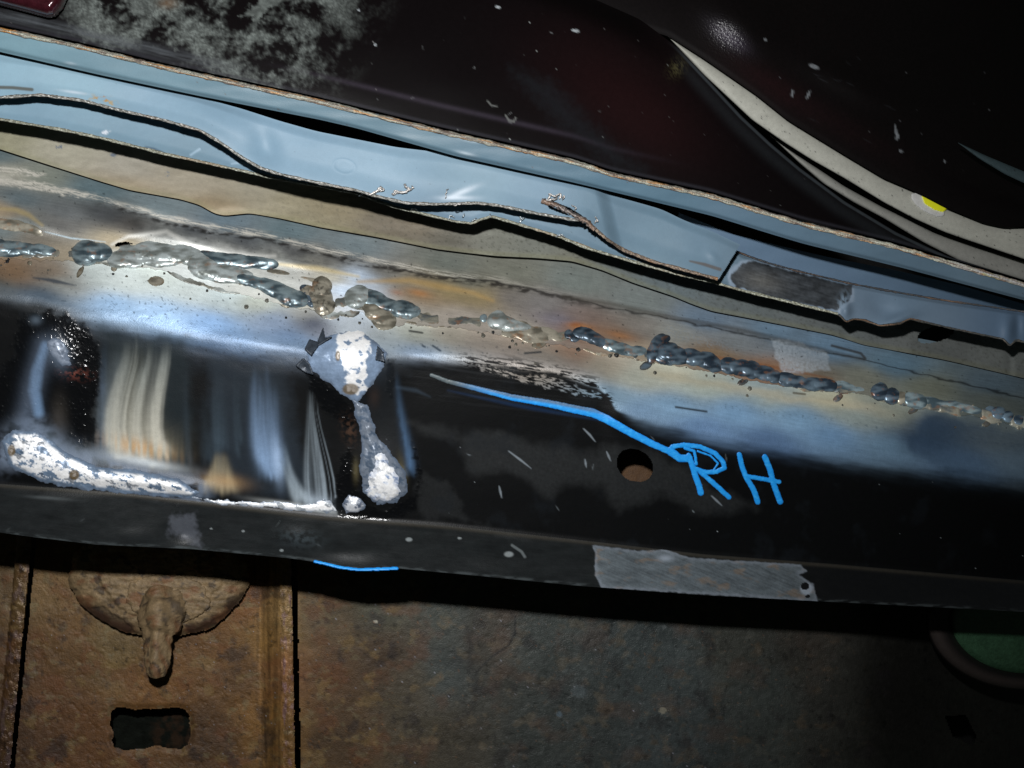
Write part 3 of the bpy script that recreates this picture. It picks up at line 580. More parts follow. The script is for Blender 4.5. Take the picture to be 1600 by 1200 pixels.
# ground-down spot welds
def blotch(px, py, sd, sc=11): return ss(-.3, .0, fbm(px, py, sc*2, sc, 5, sd, rot=.3)+.25*fbm(px, py, 3, 3, 2, sd+1))
def metal_patch(pts, hgt, name='ground_weld', sd=0, base=(120,142,168), bright=(250,252,255), amt=1., thr=0., rust=None, rough=.38, soft=12, core=None, halo=(112,126,146)):
    p = np.array(pts, float); box = (int(p[:,0].min()-8), int(p[:,1].min()-8), int(p[:,0].max()+8), int(p[:,1].max()+8))
    def hf(px, py):
        d = sdpoly(px, py, pts)+3*fbm(px, py, 16, 16, 3, sd)
        return np.where(d > 0, hgt*(1-np.exp(-d/soft))+.45*fbm(px, py, 9, 7, 3, sd+1), -1)
    def pf(px, py, h):
        n = len(px); d = sdpoly(px, py, pts)
        c = np.tile(A(*base), (n, 1))*(1+.18*fbm(px, py, 20, 20, 3, sd+2))[:, None]
        w = blotch(px, py, sd+3)*ss(thr, thr+6, d)*amt; c = mix(c, A(*halo), ss(6, 0, d+3*fbm(px, py, 9, 9, 2, sd+12))*.8)
        if core: w = np.maximum(w, pm(px, py, core, 5, 8, 14, sd+13)*ss(-.55, -.3, fbm(px, py, 16, 11, 4, sd+14)))
        c = mix(c, A(*bright)*1.5, w)  # white blotches and core put blown-out flash glare into the metal's colour
        c = mix(c, A(62, 78, 96), ss(.2, .45, fbm(px, py, 22, 9, 5, sd+6, rot=.4))*.75*ss(3, 9, d)*amt)
        if rust:
            for (x, y, rx, ry) in rust:
                e_ = ell(px, py, x, y, rx, ry); c = mix(c, A(120, 96, 46), ss(1.2, .8, e_)*.8); c = mix(c, A(200, 190, 180), ss(.5, .2, e_+.4*fbm(px, py, 5, 5, 2, sd+8))*.8)
        return c, rough-.04*w, .12+.15*w, .6
    return relief(name, sill, box, hf, lambda x, y: D_sill(x, y), pf, M_bead, 1.2)
metal_patch([(2,690),(20,672),(60,672),(100,704),(150,728),(220,735),(280,748),(312,770),(300,780),(200,772),(120,764),(60,752),(15,730)], 9, sd=200, rust=[(18,704,6,9),(116,742,8,8)], thr=4)
metal_patch([(478,545),(497,532),(520,520),(560,516),(584,530),(604,552),(596,580),(575,610),(556,630),(535,616),(500,590),(480,570)], 12, sd=210, base=(138,160,188), amt=.0, rough=.36, soft=24,
    rust=[(548,608,13,9),(528,556,4,8)], core=[(524,530),(560,505),(578,535),(574,560),(572,604),(556,618),(542,600),(540,575),(530,560)])
metal_patch([(552,625),(572,630),(590,680),(612,708),(634,738),(638,768),(620,786),(590,788),(568,770),(560,735),(566,700),(556,655)], 9, sd=223, base=(86,102,122), amt=.08, soft=14)
metal_patch([(580,706),(598,700),(612,718),(628,745),(632,770),(612,786),(585,784),(568,768),(572,740)], 15, sd=231, base=(150,170,205), amt=.6, soft=14, core=[(588,706),(604,716),(618,745),(626,775),(606,780),(578,772),(574,752),(590,740)])
metal_patch([(534,786),(545,772),(562,776),(572,790),(560,802),(540,802)], 7, sd=240, base=(90,100,118), amt=.5)
metal_patch([(72,534),(88,524),(104,540),(112,570),(98,572),(80,556)], 5, 'ground_weld', 250, (110,122,140), (160,170,185), .3)
metal_patch([(296,776),(340,780),(400,784),(440,784),(480,788),(505,780),(520,784),(529,800),(480,800),(420,794),(340,788)], 4, 'ground_weld', 255, (190,196,200), thr=0)
# torn paint flaps
def flap(pts, sd):
    p = np.array(pts, float); box = (int(p[:,0].min()-3), int(p[:,1].min()-3), int(p[:,0].max()+3), int(p[:,1].max()+3))
    cx, cy = p.mean(0)
    relief('paint_flap', sill, box, lambda x, y: np.where(sdpoly(x, y, pts) > 0, 10+.35*np.hypot(x-cx, y-cy), -1)+0, lambda x, y: D_sill(x, y),
           lambda x, y, h: (np.tile(A(58, 66, 76), (len(x), 1))*(1+.4*fbm(x, y, 8, 8, 3, sd))[:, None], .4, .2, .8), M_steel, 1.)
flap([(476,545),(484,530),(496,534),(505,512),(508,528),(520,526),(498,540),(486,556)], 1)
flap([(590,540),(604,556),(598,548),(602,566),(586,562)], 2)
flap([(462,572),(474,560),(484,568),(490,586),(476,582)], 3)

# blue marker : raised paint strokes
def marks(name, label, strokes, depth=D_sill, grey=False):
    P = np.array([q for s in strokes for q in s[0]], float); R = max(s[1] for s in strokes)+4
    box = (int(P[:,0].min()-R), int(P[:,1].min()-R), int(P[:,0].max()+R), int(P[:,1].max()+R))
    def hf(px, py):
        h = np.full(px.shape, -1.)
        for pts, w, w0, w1 in strokes:
            d, t = pdist(px, py, pts); ww = w0+(w1-w0)*t+.35*fbm(px, py, 7, 7, 2, int(pts[0][0])); h = np.maximum(h, np.where(d < ww, .5+.9*np.sqrt(np.clip(1-(d/ww)**2, 0, 1)), -1))
        return h
    def pf(px, py, h):
        c = np.tile(lin((30,150,232))/1.12, (len(px), 1)); c = mix(c, lin((20,110,205))/1.15, ss(1.4, .8, h)*.6)
        c = mix(c, lin((60,175,245))/1.1, ss(0, .6, fbm(px, py, 9, 5, 3, 303))*.5)
        if grey:
            y0 = np.interp(px, [690,740,800,860,900,950,990], [590,605,622,631,639,650,670])
            c = mix(c, A(92, 104, 108), np.maximum(ss(800, 700, px), ss(2, -3, py-y0)*ss(990, 900, px)*.75))
        return c, .42, 0, .5
    o = relief(name, sill, box, hf, depth, pf, M_blue, .8)
    return tag(o, label)
def st(pts, w, w0=None, w1=None): return (pts, w, w0 or w, w1 or w)
marks('painted_line', 'sweeping blue marker line leading down to the letter R', [st([(674,586),(700,596),(740,606),(800,621),(860,631),(900,640),(926,645)], 7, 3, 7), st([(926,645),(948,655),(985,676),(1020,694),(1048,706)], 7, 7, 5), st([(1048,706),(1062,716)], 6, 6, 6)], grey=True)
marks('painted_letter', 'blue handwritten letter R', [st([(1047,704),(1062,716),(1076,716)], 6), st([(1050,698),(1069,695),(1094,698),(1117,708),(1130,722),(1132,731),(1120,737),(1103,738),(1087,733)], 3.8),
      st([(1076,712),(1080,722),(1086,742),(1092,758),(1095,770)], 5.5, 4.5, 5), st([(1095,738),(1115,755),(1139,777)], 4, 4, 4), st([(1090,705),(1110,712),(1122,724),(1116,733)], 1.6), st([(1070,700),(1085,705),(1088,725)], 2.4)])
marks('painted_letter', 'blue handwritten letter H', [st([(1155,710),(1159,728),(1166,746),(1178,766),(1184,784)], 4.2, 4, 4.6), st([(1166,744),(1190,748),(1217,753)], 3.6), st([(1195,714),(1203,733),(1209,757),(1219,784)], 4.6)])
marks('painted_mark', 'short blue marker smear along the bottom lip', [st([(492,877),(510,881),(530,886),(560,890),(590,889),(620,888)], 3.4, 2, 2.4)])

# ================================================================== inner plate (tan strip)
def paint_f(px, py, v):
    sp = [(0,215,(160,155,120)),(100,235,(178,172,142)),(200,265,(176,170,145)),(300,285,(175,165,135)),(400,300,(168,160,130)),(450,320,(165,155,118)),(520,325,(155,142,105)),(500,345,(150,140,105)),
          (600,350,(128,118,95)),(700,375,(112,108,90)),(650,350,(135,122,95)),(760,375,(130,130,110)),(850,385,(128,130,112)),(900,400,(125,122,100)),(950,410,(108,115,105)),(1050,450,(102,112,106)),(1150,475,(98,104,96)),(1300,510,(90,94,86)),(1450,545,(78,80,72)),(1580,575,(72,74,66)),(330,325,(170,150,110)),(200,290,(172,155,118))]
    c = field(px, py, sp, 20, 2.2)*(1+.06*grain(px, py, s=161)+.08*fbm(px, py, 30, 20, 4, 162))[:, None]
    den = np.interp(px, [0, 380, 450, 750, 1000, 1600], [0, .1, .35, .8, .8, .6])
    c = mix(c, A(70, 68, 52), specks(px, py, 5, .48, 163)*den*.6); c = mix(c, A(60, 58, 46), ss(.3, .6, fbm(px, py, 9, 4, 3, 164, rot=-.3))*den*.4)
    c = mix(c, A(120,128,128), ss(1.2, .8, ell(px, py, 177, 242, 5, 3))+ss(.1, .4, fbm(px, py, 5, 4, 2, 165))*ss(1.2, .8, ell(px, py, 262, 272, 5, 4))+ss(.1, .4, fbm(px, py, 5, 4, 2, 166))*ss(1.2, .8, ell(px, py, 94, 230, 8, 4)))
    c = mix(c, A(150,148,100), np.exp(-((py-f_bot(px)+3)/4)**2)*.3)
    return c*np.array([.98, 1., 1.2]), .55, .1, .7
DF = lambda x, y, v=None: .4250+.0015*np.sin(x/210.)-.00006*(y-e2_bot(x)-40)
plate = sheet('inner_plate', -150, 1750, off(e2_bot, -45), f_bot, DF, paint_f, M_steel, None, 2.,
      disp=lambda x, y, v: 5*bl(x, y, 350, 322, 40, 18)+1.2*fbm(x, y, 80, 30, 3, 167)+3*v**3, keep=lambda x, y: ell(x, y, 1462, 522, 29, 11, -16) > 1, t=.0015, ecol=A(40, 42, 34))
tag(plate, 'tan stained strip of bare steel between the blue cut sheets and the welded strip', 'metal plate')

# ================================================================== cut primer sheets
blue_spots = [(0,110,(140,175,208)),(100,130,(146,180,212)),(250,165,(140,172,208)),(350,190,(128,160,196)),(420,220,(132,165,202)),(600,260,(140,172,208)),(750,290,(142,172,204)),(850,310,(130,160,195)),
  (930,320,(112,140,170)),(960,345,(92,115,142)),(1000,360,(100,130,160)),(1100,400,(100,126,156)),(60,170,(120,152,185)),(200,210,(120,152,184)),(300,235,(118,148,178)),(700,335,(118,145,178)),(850,350,(116,142,172)),(950,385,(106,132,160)),(1050,420,(98,124,150)),
  (1150,420,(88,108,132)),(1350,480,(84,100,124)),(1450,500,(80,96,120)),(1400,480,(78,98,124)),(1580,515,(58,74,98))]
def paint_blue(px, py, v):
    c = field(px, py, blue_spots, 40, 1.5)*(1+.03*fbm(px, py, 60, 40, 3, 171))[:, None]
    c = mix(c, A(70, 82, 95), specks(px, py, 3.4, .9, 172)*.6)
    return c*np.array([1.04, 1.0, .84]), .5, 0., .4
def wave1(px, py, v):
    u = 3*fbm(px, py, 240, 130, 2, 175)+.25*fbm(px, py, 60, 40, 2, 176)
    u += 7*bl(px, py, 330, 190, 80, 30, 25)-7*bl(px, py, 415, 228, 22, 36, -20)-12*ss(-12, 12, px-948+(py-330)*-.25)*ss(1090, 970, px)+4*bl(px, py, 700, 285, 90, 24, 8)
    e = ell(px, py, 538, 260, 17, 11, 12); u += .35*np.exp(-((e-1)/.14)**2)-.2*ss(1, .7, e)
    u += 2*bl(px, py, 1115, 402, 12, 7, 40)
    u -= 4*ss(.2, 0, v)
    u += 4*ss(.6, 1, v)
    return u
D1 = lambda x, y, v=None: .3870+0*x
D2 = lambda x, y, v=None: .3995+.002*np.sin(x/260.)
def e1_paint(px, py, v):
    c, r, m, b = paint_blue(px, py, v)
    am = ss(.05, .4, fbm(px, py, 9, 6, 3, 181)); c = mix(c, A(190,150,50), am*bl(px, py, 160, 158, 22, 7, 15)); c = mix(c, A(170,110,60), am*bl(px, py, 160, 154, 9, 5))
    c = mix(c, A(92, 92, 84), stroke(px, py, [(-20,136),(20,137),(50,140)], 2.6, 1.5)*.9)
    c = mix(c, A(215,228,240), bl(px, py, 722, 300, 26, 5, -22)*.9+bl(px, py, 715, 309, 30, 4)*.8+bl(px, py, 115, 144, 22, 2.5, 8)*.7)
    c = mix(c, lin((92,88,86))/1.1, stroke(px, py, [(1078,408),(1100,413),(1125,421)], 2.6, 1.2, .5, 0)*.9)
    return c, r, m, b
torn = thing('torn_primed_sheet', 'upper blue grey primed sheet with a long torn wavy lower edge', 'metal sheet', (0, .375, .06))
sheet('sheet_face', -150, 1158, off(e1_top, -1), e1_bot, lambda x, y, v: D1(x, y)+0*v, e1_paint, M_primer, torn, 1.5, wave1,
      keep=lambda x, y: (x < 1122+(440-y)*.62) & ~inpoly(x, y, [(851,316),(862,314),(890,325),(916,342),(905,341),(880,334),(860,326)]), t=.0012, ecol=A(130,130,124))
def ecol_f(base, alt, sd, amb=.3):
    def f(xs, a, k):
        e = flash_level(xs, 0*xs+300)[:, None]
        c = mix(np.tile(lin(base), (len(xs), 1)), lin(alt), ss(.05, .55, perlin(xs/5., 0*xs+k*.9, sd)+.3*perlin(xs/2., 0*xs+k, sd+1)))
        c = mix(c, lin((165,120,80)), ss(.2, .6, fbm(xs, 0*xs+k*3, 60, 20, 2, sd+3))*amb); return c/np.maximum(e, .25)
    return f
def disp_to_depth(Df, wv, tp, bt):
    def f(x, y):
        v = np.clip((y-tp(x))/(bt(x)-tp(x)), 0, 1); return Df(x, y)-wv(x, y, v)*.00025
    return f
D1s = disp_to_depth(D1, wave1, e1_top, e1_bot)
ribbon('cut_edge', torn, e1_bot, -150, 912, 4.6, D1s, M_edge, ecol_f((112,112,106),(220,220,216), 191, .15), s=3, h=.8, jag=.45)
ribbon('cut_edge', torn, e1_bot, 912, 1122, 5, D1s, M_edge, ecol_f((104,92,82),(170,150,128), 192, .7), s=5, h=.8, jag=.45)
tag(ribbon('torn_strip', torn, crv([(845,313),(862,318),(880,326),(900,337),(918,347),(930,360)], 2), 846, 930, 8, lambda x, y: D1s(x, y)-.001, M_edge, ecol_f((90,82,78),(175,165,160), 193), s=7, jag=2.2), 'ragged torn sliver curling off the edge')
def tube_obj(name, parent, path, r, m, colr, sd=0, seg=6):
    p = np.array(path, float); n = len(p); V = []; T = np.gradient(p, axis=0); T /= np.linalg.norm(T, axis=1, keepdims=True)
    rr = np.full(n, r)*(1+.35*np.sin(np.arange(n)*2.1+sd)); rr[0] *= .3; rr[-1] *= .3
    up_ = np.array([.1, 1., .2]); A1 = np.cross(T, up_); A1 /= np.linalg.norm(A1, axis=1, keepdims=True); A2 = np.cross(T, A1)
    for k in range(seg+1):
        a = k/seg*2*math.pi; V.append(p+A1*(rr*math.cos(a))[:, None]+A2*(rr*.5*math.sin(a))[:, None])
    V = np.concatenate(V); return link_mesh(name, V, grid_quads(seg+1, n), m, parent, np.tile(colr, (len(V), 1)), np.tile([.35, .6, 1.], (len(V), 1)))
def curl(parent, pts, w, depth, lift=5, sd=0, colr=(200,196,192)):
    p = np.array(pts, float); t = np.linspace(0, 1, len(p)); tt = np.linspace(0, 1, len(p)*5)
    x = np.interp(tt, t, p[:,0])+.8*np.sin(tt*17+sd); y = np.interp(tt, t, p[:,1])+.8*np.cos(tt*15+sd)
    d = depth(x, y)-(2+lift*np.sin(tt*math.pi))*.00025
    return tube_obj('burr', parent, W(x, y, d), w*.00025*.38, M_edge, A(*colr), sd)
for i, (pts, w) in enumerate([([(576,304),(590,299),(596,293),(590,297),(584,302)], 4), ([(590,300),(600,296),(594,291)], 3), ([(613,306),(622,300),(634,300),(642,296),(634,292),(633,287)], 5), ([(612,305),(618,298),(632,302)], 4), ([(640,297),(646,293),(643,290)], 2.5),
        ([(696,310),(697,300),(700,294)], 1.6), ([(852,314),(860,306),(858,302),(868,308),(876,302),(874,312)], 3.5), ([(846,315),(856,312),(866,312),(872,306)], 4), ([(878,314),(882,306),(876,309)], 2), ([(708,321),(716,319),(724,317)], 3), ([(893,320),(900,324),(898,330)], 2), ([(930,338),(934,345),(928,348)], 2.5)]):
    curl(torn, pts, w, D1s, sd=i)

cut = thing('cut_lower_sheet', 'lower blue grey sheet under the torn one with a rectangular dark bare patch at right', 'metal sheet', (0, .388, .05))
cut_top = lambda x: np.where(np.asarray(x) < 1140, np.minimum(e1_bot(x)-30, e2_bot(x)-45), e3_top(x))
patch_pts = [(1143,440),(1142,428),(1160,412),(1176,408),(1240,424),(1300,440),(1331,446),(1330,466),(1316,476),(1308,486),(1200,463),(1150,448)]
def wave2(px, py, v):
    u = 1.5*fbm(px, py, 200, 90, 2, 201)+.2*fbm(px, py, 50, 30, 3, 202)+3*ss(.8, 1, v)*ss(1160, 1140, px)
    u += 9*bl(px, py, 1322, 485, 9, 14)-7*bl(px, py, 1375, 478, 28, 18, 25)+10*bl(px, py, 1400, 500, 36, 10, -20)+7*bl(px, py, 1575, 520, 12, 26)-5*bl(px, py, 1590, 510, 8, 26)
    u -= 7*ss(8, 0, py-e3_top(px))*ss(1150, 1160, px)
    return u
def paint2(px, py, v):
    c, r, m, b = paint_blue(px, py, v)
    c = mix(c, A(222,230,240), ss(1.3, .7, ell(px, py, 165, 207, 8, 3.2, -18))*ss(-.6, .1, fbm(px, py, 6, 4, 2, 211)))
    c = mix(c, A(170,196,215), stroke(px, py, [(298,242),(306,237),(312,233)], 1.6, 1)*.8+stroke(px, py, [(362,256),(376,254),(386,259),(398,266)], 1.4, 1.2)*.7+stroke(px, py, [(372,252),(392,260)], 1.2, 1)*.6)
    c = mix(c, A(70,90,110), stroke(px, py, [(228,231),(240,233),(254,239)], 2.6, 1.2)*.7)
    q = np.tile(lin((52,56,60))/.85, (len(px), 1))*(1+.6*fbm(px, py, 26, 12, 4, 212))[:, None]; q = mix(q, lin((92,92,90))/.9, bl(px, py, 1190, 440, 36, 16, 15)*.8); q = q*(1+.35*grain(px, py, .3, 30, 3, 217)+.2*fbm(px, py, 5, 5, 3, 218))[:, None]
    pmk = pm(px, py, patch_pts, 3, 2.5, 10, 213); rimm = pm(px, py, [(a+(4 if a > 1200 else -5), b_+(-3 if b_ < 430 else 4)) for a, b_ in patch_pts], 4, 2.5, 10, 213)
    c = mix(c, lin((128,142,158))/.9, rimm*.7); c = mix(c, q, pmk)
    c = mix(c, lin((120,140,158))/.9, bl(px, py, 1318, 470, 9, 16, 20)*ss(-.3, .3, fbm(px, py, 6, 10, 3, 214)))
    return c, r+pmk*.08, m+.3*pmk, b+.4*pmk
sheet('sheet_face', -150, 1750, cut_top, e2_bot, lambda x, y, v: D2(x, y)+.0006*(1-v), paint2, M_primer, cut, 1.8, wave2, t=.0012, ecol=A(100,96,90))
D2s = disp_to_depth(D2, wave2, cut_top, e2_bot)
ribbon('cut_edge', cut, e2_bot, -150, 1310, 4.2, D2s, M_edge, ecol_f((128,128,112),(200,204,190), 221), s=11, off=-1, h=.7, jag=.45)
ribbon('cut_edge', cut, e2_bot, 1310, 1750, 3.5, D2s, M_edge, ecol_f((64,66,66),(88,80,70), 222), s=13, jag=.6)
ribbon('top_edge', cut, e3_top, 1150, 1750, 3, D2s, M_edge, ecol_f((66,70,76),(90,80,68), 223), s=15, jag=.6)
for i, (pts, w) in enumerate([([(812,347),(815,341),(811,338)], 3), ([(813,344),(820,340)], 2), ([(868,370),(876,366),(884,371)], 3), ([(722,340),(726,334)], 2), ([(736,346),(745,341)], 2), ([(765,340),(766,334)], 2), ([(700,343),(704,336),(710,340)], 2.4), ([(560,306),(568,302)], 2), ([(640,328),(648,325),(652,328)], 2), ([(982,405),(978,401)], 2)]):
    curl(cut, pts, w, D2s, sd=i+30, colr=(190,200,205))
rear = sheet('rear_primed_sheet', 1060, 1750, e4_top, off(e3_top, 30), lambda x, y, v: .412+.006*v, lambda px, py, v: (np.tile(lin((84,104,124))/.8, (len(px), 1)), .45, 0, .3), M_primer, None, 3.,
      lambda x, y, v: 2*fbm(x, y, 120, 50, 2, 231))
tag(rear, 'dull blue sheet lying behind the step at right, above the dark bare patch', 'metal sheet')

# ================================================================== primed flange with rusty edge
flg = thing('primed_flange', 'straight narrow blue grey flange with a rusty top edge under the dark door panel', 'metal flange', (0, .36, .08))
DB = lambda x, y, v=None: .3780+0*x
def paint_band(px, py, v):
    c = field(px, py, [(0,65,(110,142,165)),(200,110,(108,138,162)),(400,155,(104,132,156)),(600,200,(100,128,152)),(800,250,(92,120,146)),(1000,300,(84,112,138)),(1200,350,(78,100,124)),(1400,405,(66,84,104)),(1580,455,(58,72,88))], 60, 1)
    c = c*np.array([1.1, 1.08, .93])*(1+.04*fbm(px, py, 60, 12, 3, 241))[:, None]; c = mix(c, A(190,205,215), bl(px, py, 740, 220, 18, 3, 8)*.8+bl(px, py, 728, 240, 16, 2.5, 12)*.7+bl(px, py, 110, 99, 10, 2, 8)*.6)
    c = mix(c, A(96,70,52), specks(px, py, 6, .82, 242)*.6)
    return c, .42, 0, .4
sheet('flange_face', -150, 1750, off(band_edge, -2), band_low, lambda x, y, v: .3780+.0025*v, paint_band, M_primer, flg, 2., lambda x, y, v: .8*fbm(x, y, 100, 30, 2, 243)-5*ss(.82, 1, v), t=.001, ecol=A(60,72,84))
ribbon('rusty_edge', flg, band_edge, -150, 1750, 7.5, DB, M_edge, lambda xs, a, k: (lambda e, c0: mix(mix(mix(c0, lin((168,170,156)), ss(-.3, .2, fbm(xs, 0*xs+k*4, 40, 6, 3, 251))), lin((196,142,80)), ss(.2, .55, fbm(xs, 0*xs+k*3, 46, 5, 3, 252))*np.interp(xs, [0, 300, 1600], [1., .9, .6])), lin((92,74,72)), ss(.3, .6, fbm(xs, 0*xs+k*2, 70, 4, 3, 253))*.7)/np.maximum(e, .22)[:, None])(flash_level(xs, 0*xs+250), np.tile(lin((112,98,88)), (len(xs), 1))), s=17, h=1.6, seg=7, off=1, jag=.5)

# ================================================================== dark painted panels above
pan_low = off(band_edge, -6)
pan_right = [(0,-300),(700,-80),(900,-14),(1000,30),(1060,75),(1110,128),(1160,182),(1205,224),(1250,262),(1320,314),(1400,362),(1480,400),(1640,450)]
pr = crv([(p[0], p[1]) for p in pan_right[1:]], 6)
pan_top = lambda x: np.maximum(-150., pr(x))
def paint_panel(px, py, v):
    n = len(px); c = np.tile(A(11, 8, 9, 1.2), (n, 1)); c = mix(c, A(25, 12, 13, 1.1), bl(px, py, 950, 130, 160, 90, 30)*.7+bl(px, py, 1020, 200, 120, 60, 30)*.6)
    z = ss(640, 480, px+.5*py)*ss(70, 140, px)*ss(165, 110, py-(px-350)*.15+0)
    dust = ss(-.12, .5, fbm(px, py, 70, 60, 5, 261)+.25*fbm(px, py, 8, 8, 3, 262)+.15)*z
    dust = dust*(.55+.45*ss(-.3, .4, fbm(px, py, 4, 4, 3, 263)))
    dust = np.maximum(dust, .95*pm(px, py, [(205,5),(225,0),(240,12),(236,24),(215,26),(204,18)], 5, 4, 8, 264)*(.7+.3*fbm(px, py, 4, 4, 2, 265)))
    dust = np.maximum(dust, pm(px, py, [(410,-5),(440,-5),(400,30),(378,26)], 6, 8, 12, 266)*.8)
    dust = dust*(.5+.5*ss(-.5, .5, fbm(px, py, 16, 12, 4, 272)))
    c = mix(c, A(128, 136, 132), dust*.75)
    c = mix(c, A(110, 80, 50), bl(px, py, 262, 5, 16, 9)*.5)
    e = band_edge(px)-py
    c = mix(c, A(78, 82, 86), np.exp(-((e-22)/9)**2)*ss(430, 250, px)*(.6+.5*grain(px, py, .23, 60, 4, 267)))  # grey streaks along the lower edge put the paint's gloss into its colour
    c = mix(c, A(58, 52, 62), np.exp(-((e-40)/4)**2)*ss(380, 600, px)*ss(1100, 800, px)*.6)
    c = mix(c, A(46, 46, 52), np.exp(-((e-9)/2.5)**2)*.7)
    hz = pm(px, py, [(800,110),(860,130),(960,230),(1010,270),(960,260),(860,180)], 40, 10)
    c = mix(c, A(30, 34, 38), hz*.5)
    dn = np.interp(px, [0, 300, 560, 900, 1100, 1600], [.5, .6, 1., .8, .35, .2])
    c = mix(c, A(175, 180, 178), specks(px, py, 2.8, .93, 268)*dn*.8); c = mix(c, A(120, 118, 118), specks(px, py, 2.3, .9, 269)*dn*.8)
    c = mix(c, A(120, 122, 124), scratches(px, py, 12, (520,20,960,200), 8, (50, 50), .8, 12)*.7)
    for x, y, rx, ry, r_ in ((778,11,4,2,10),(899,48,6,2.2,8),(586,70,2.2,1.6,0),(561,16,2.2,1.6,0)): c = mix(c, A(165,172,176), ss(1.3, .7, ell(px, py, x, y, rx, ry, r_)))
    c = mix(c, A(110,112,110), stroke(px, py, [(790,180),(795,188),(803,190),(806,184)], 1.3, 1)*.8+stroke(px, py, [(762,158),(768,165),(776,166)], 1.2, 1)*.7)
    c = mix(c, A(70,66,44), bl(px, py, 1058, 106, 12, 16, 40)*ss(-.3, .3, fbm(px, py, 4, 4, 3, 271)))
    dr, _ = pdist(px, py, pan_right[1:]); c = mix(c, A(60, 66, 70, 1.0), (ss(3, 1, np.abs(dr-3))*.5+np.exp(-((dr-16)/10)**2)*.15)*ss(1040, 1090, px)); c = mix(c, A(6, 5, 5), ss(1060, 980, px)*ss(60, 10, dr)*.8)  # blackened upper edge left of the seals: gradual shadow put into the colour
    return c, .30+.4*dust, 0, .4+.6*dust, .6
door = sheet('dark_door_panel', -150, 1750, pan_top, pan_low, lambda x, y, v: .3745+.012*ss(0, 1, (band_edge(x)-y)/400.)+0*v, paint_panel, M_paint, None, 2.2,
   lambda x, y, v: 1.*fbm(x, y, 220, 120, 2, 281)-6*ss(40, 0, pdist(x, y, pan_right[1:])[0]), t=.0015)
tag(door, 'near black maroon door panel with pale dust patches at left and white specks', 'door panel')
# maroon lip at the top left corner
def lip_h(px, py):
    d = sdpoly(px, py, [(-170,-160),(122,-160),(118,-60),(112,-20),(98,12),(86,26),(74,27),(40,18),(0,8),(-60,-6),(-170,-34)]); return np.where(d > 0, 30*np.sqrt(np.clip(1-(1-np.clip(d/22, 0, 1))**2, 0, 1)), -1)
mar = relief('maroon_trim', None, (-160,-150,130,40), lip_h, lambda x, y: .371+0*x, lambda px, py, h: (np.tile(A(60, 22, 30), (len(px), 1)), .16, .2, .2), M_lens, 1.2)
tag(mar, 'rounded glossy maroon trim corner at the top left above the dusty panel', 'car trim')
# upper right body panel
def paint_ur(px, py, v):
    n = len(px); c = np.tile(A(12, 8, 9, 1.0), (n, 1)); c = mix(c, A(28, 13, 15, 1.0), bl(px, py, 1200, 130, 90, 24, 32)*.9+bl(px, py, 1320, 200, 120, 24, 30)*.4)
    c = mix(c, A(90, 82, 100, 1.), bl(px, py, 1140, 58, 34, 14, 35)*.35)  # bump lightened: part of its glitter put into the colour
    c = mix(c, A(135,140,145, 1.), sum(ss(1.3, .7, ell(px, py, x, y, rx, ry, r)) for x, y, rx, ry, r in ((1238,146,2,6,10),(1263,148,2,7,25),(1400,205,1.8,10,-8),(1196,62,2,2,0),(1402,214,2.6,5,20),(1408,236,3,2,0),(1272,104,8,3,20),(1476,252,2,2,0)))*.75)
    c = mix(c, A(110,112,116, 1.), specks(px, py, 3.4, .9, 291)*.7*ss(60, 120, py)); c = mix(c, A(50,52,56,1.), scratches(px, py, 10, (1260,80,1480,260), 22, (28, 8), 1.1, 31)*.35)
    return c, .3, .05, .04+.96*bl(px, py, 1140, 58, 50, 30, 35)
ur_low = crv([(600,-20),(900,20),(1000,44),(1045,57),(1100,92),(1181,148),(1231,188),(1319,242),(1381,279),(1412,292),(1437,303),(1481,326),(1537,349),(1569,356),(1640,352)], 5)
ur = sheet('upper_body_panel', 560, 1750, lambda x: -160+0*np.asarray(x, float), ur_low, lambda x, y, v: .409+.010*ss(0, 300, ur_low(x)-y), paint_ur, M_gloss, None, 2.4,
  lambda x, y, v: 18*bl(x, y, 1160, 32, 62, 42, 30)+.5*fbm(x, y, 3.6, 3.6, 2, 292)*bl(x, y, 1140, 58, 50, 26, 35)-.8*ss(0, 12, 12-(ur_low(x)-y))+8*bl(x, y, 1330, 130, 90, 24, 25), t=.0015)
tag(ur, 'black glossy body panel with one glittering bump, top right above the grey seals', 'body panel')
# grey rubber seals between the panels
def seal(name, label, upc, loc, dep, kc, x0, x1, sd, parent=None, rnd=8):
    def pf(px, py, v):
        e = flash_level(px, py)[:, None]; c = np.tile(lin(kc), (len(px), 1))/np.maximum(e, .3)*.95*(1+.06*fbm(px, py, 30, 12, 3, sd))[:, None]
        c = mix(c, A(60, 60, 58, 1.), specks(px, py, 4, .7, sd+1)*.8+scratches(px, py, 10, (x0, 60, x1, 400), 8, (100, 20), .7, sd)*.8)
        c = c*(.85-.45*np.clip((px-1150)/400, 0, 1))[:, None]  # darker toward the right: light falloff put into the seal's colour
        return c, .5, 0, .5
    return sheet(name, x0, x1, upc, loc, dep, pf, M_paint, parent, 2., lambda x, y, v: rnd*np.sqrt(np.clip(1-(2*v-1)**2, 0, 1)), t=.002)
sealA = thing('grey_door_seal', 'upper pale grey curved seal strip carrying a yellow dab', 'door seal', (.13, .42, .1), 'pale grey seals at right')
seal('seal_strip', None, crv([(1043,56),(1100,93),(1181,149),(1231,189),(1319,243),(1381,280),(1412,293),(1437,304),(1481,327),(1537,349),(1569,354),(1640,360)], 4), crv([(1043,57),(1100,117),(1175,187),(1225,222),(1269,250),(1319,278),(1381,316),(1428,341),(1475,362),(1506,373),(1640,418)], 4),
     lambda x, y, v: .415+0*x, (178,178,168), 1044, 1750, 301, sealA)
DA = lambda x, y: .4128+0*x
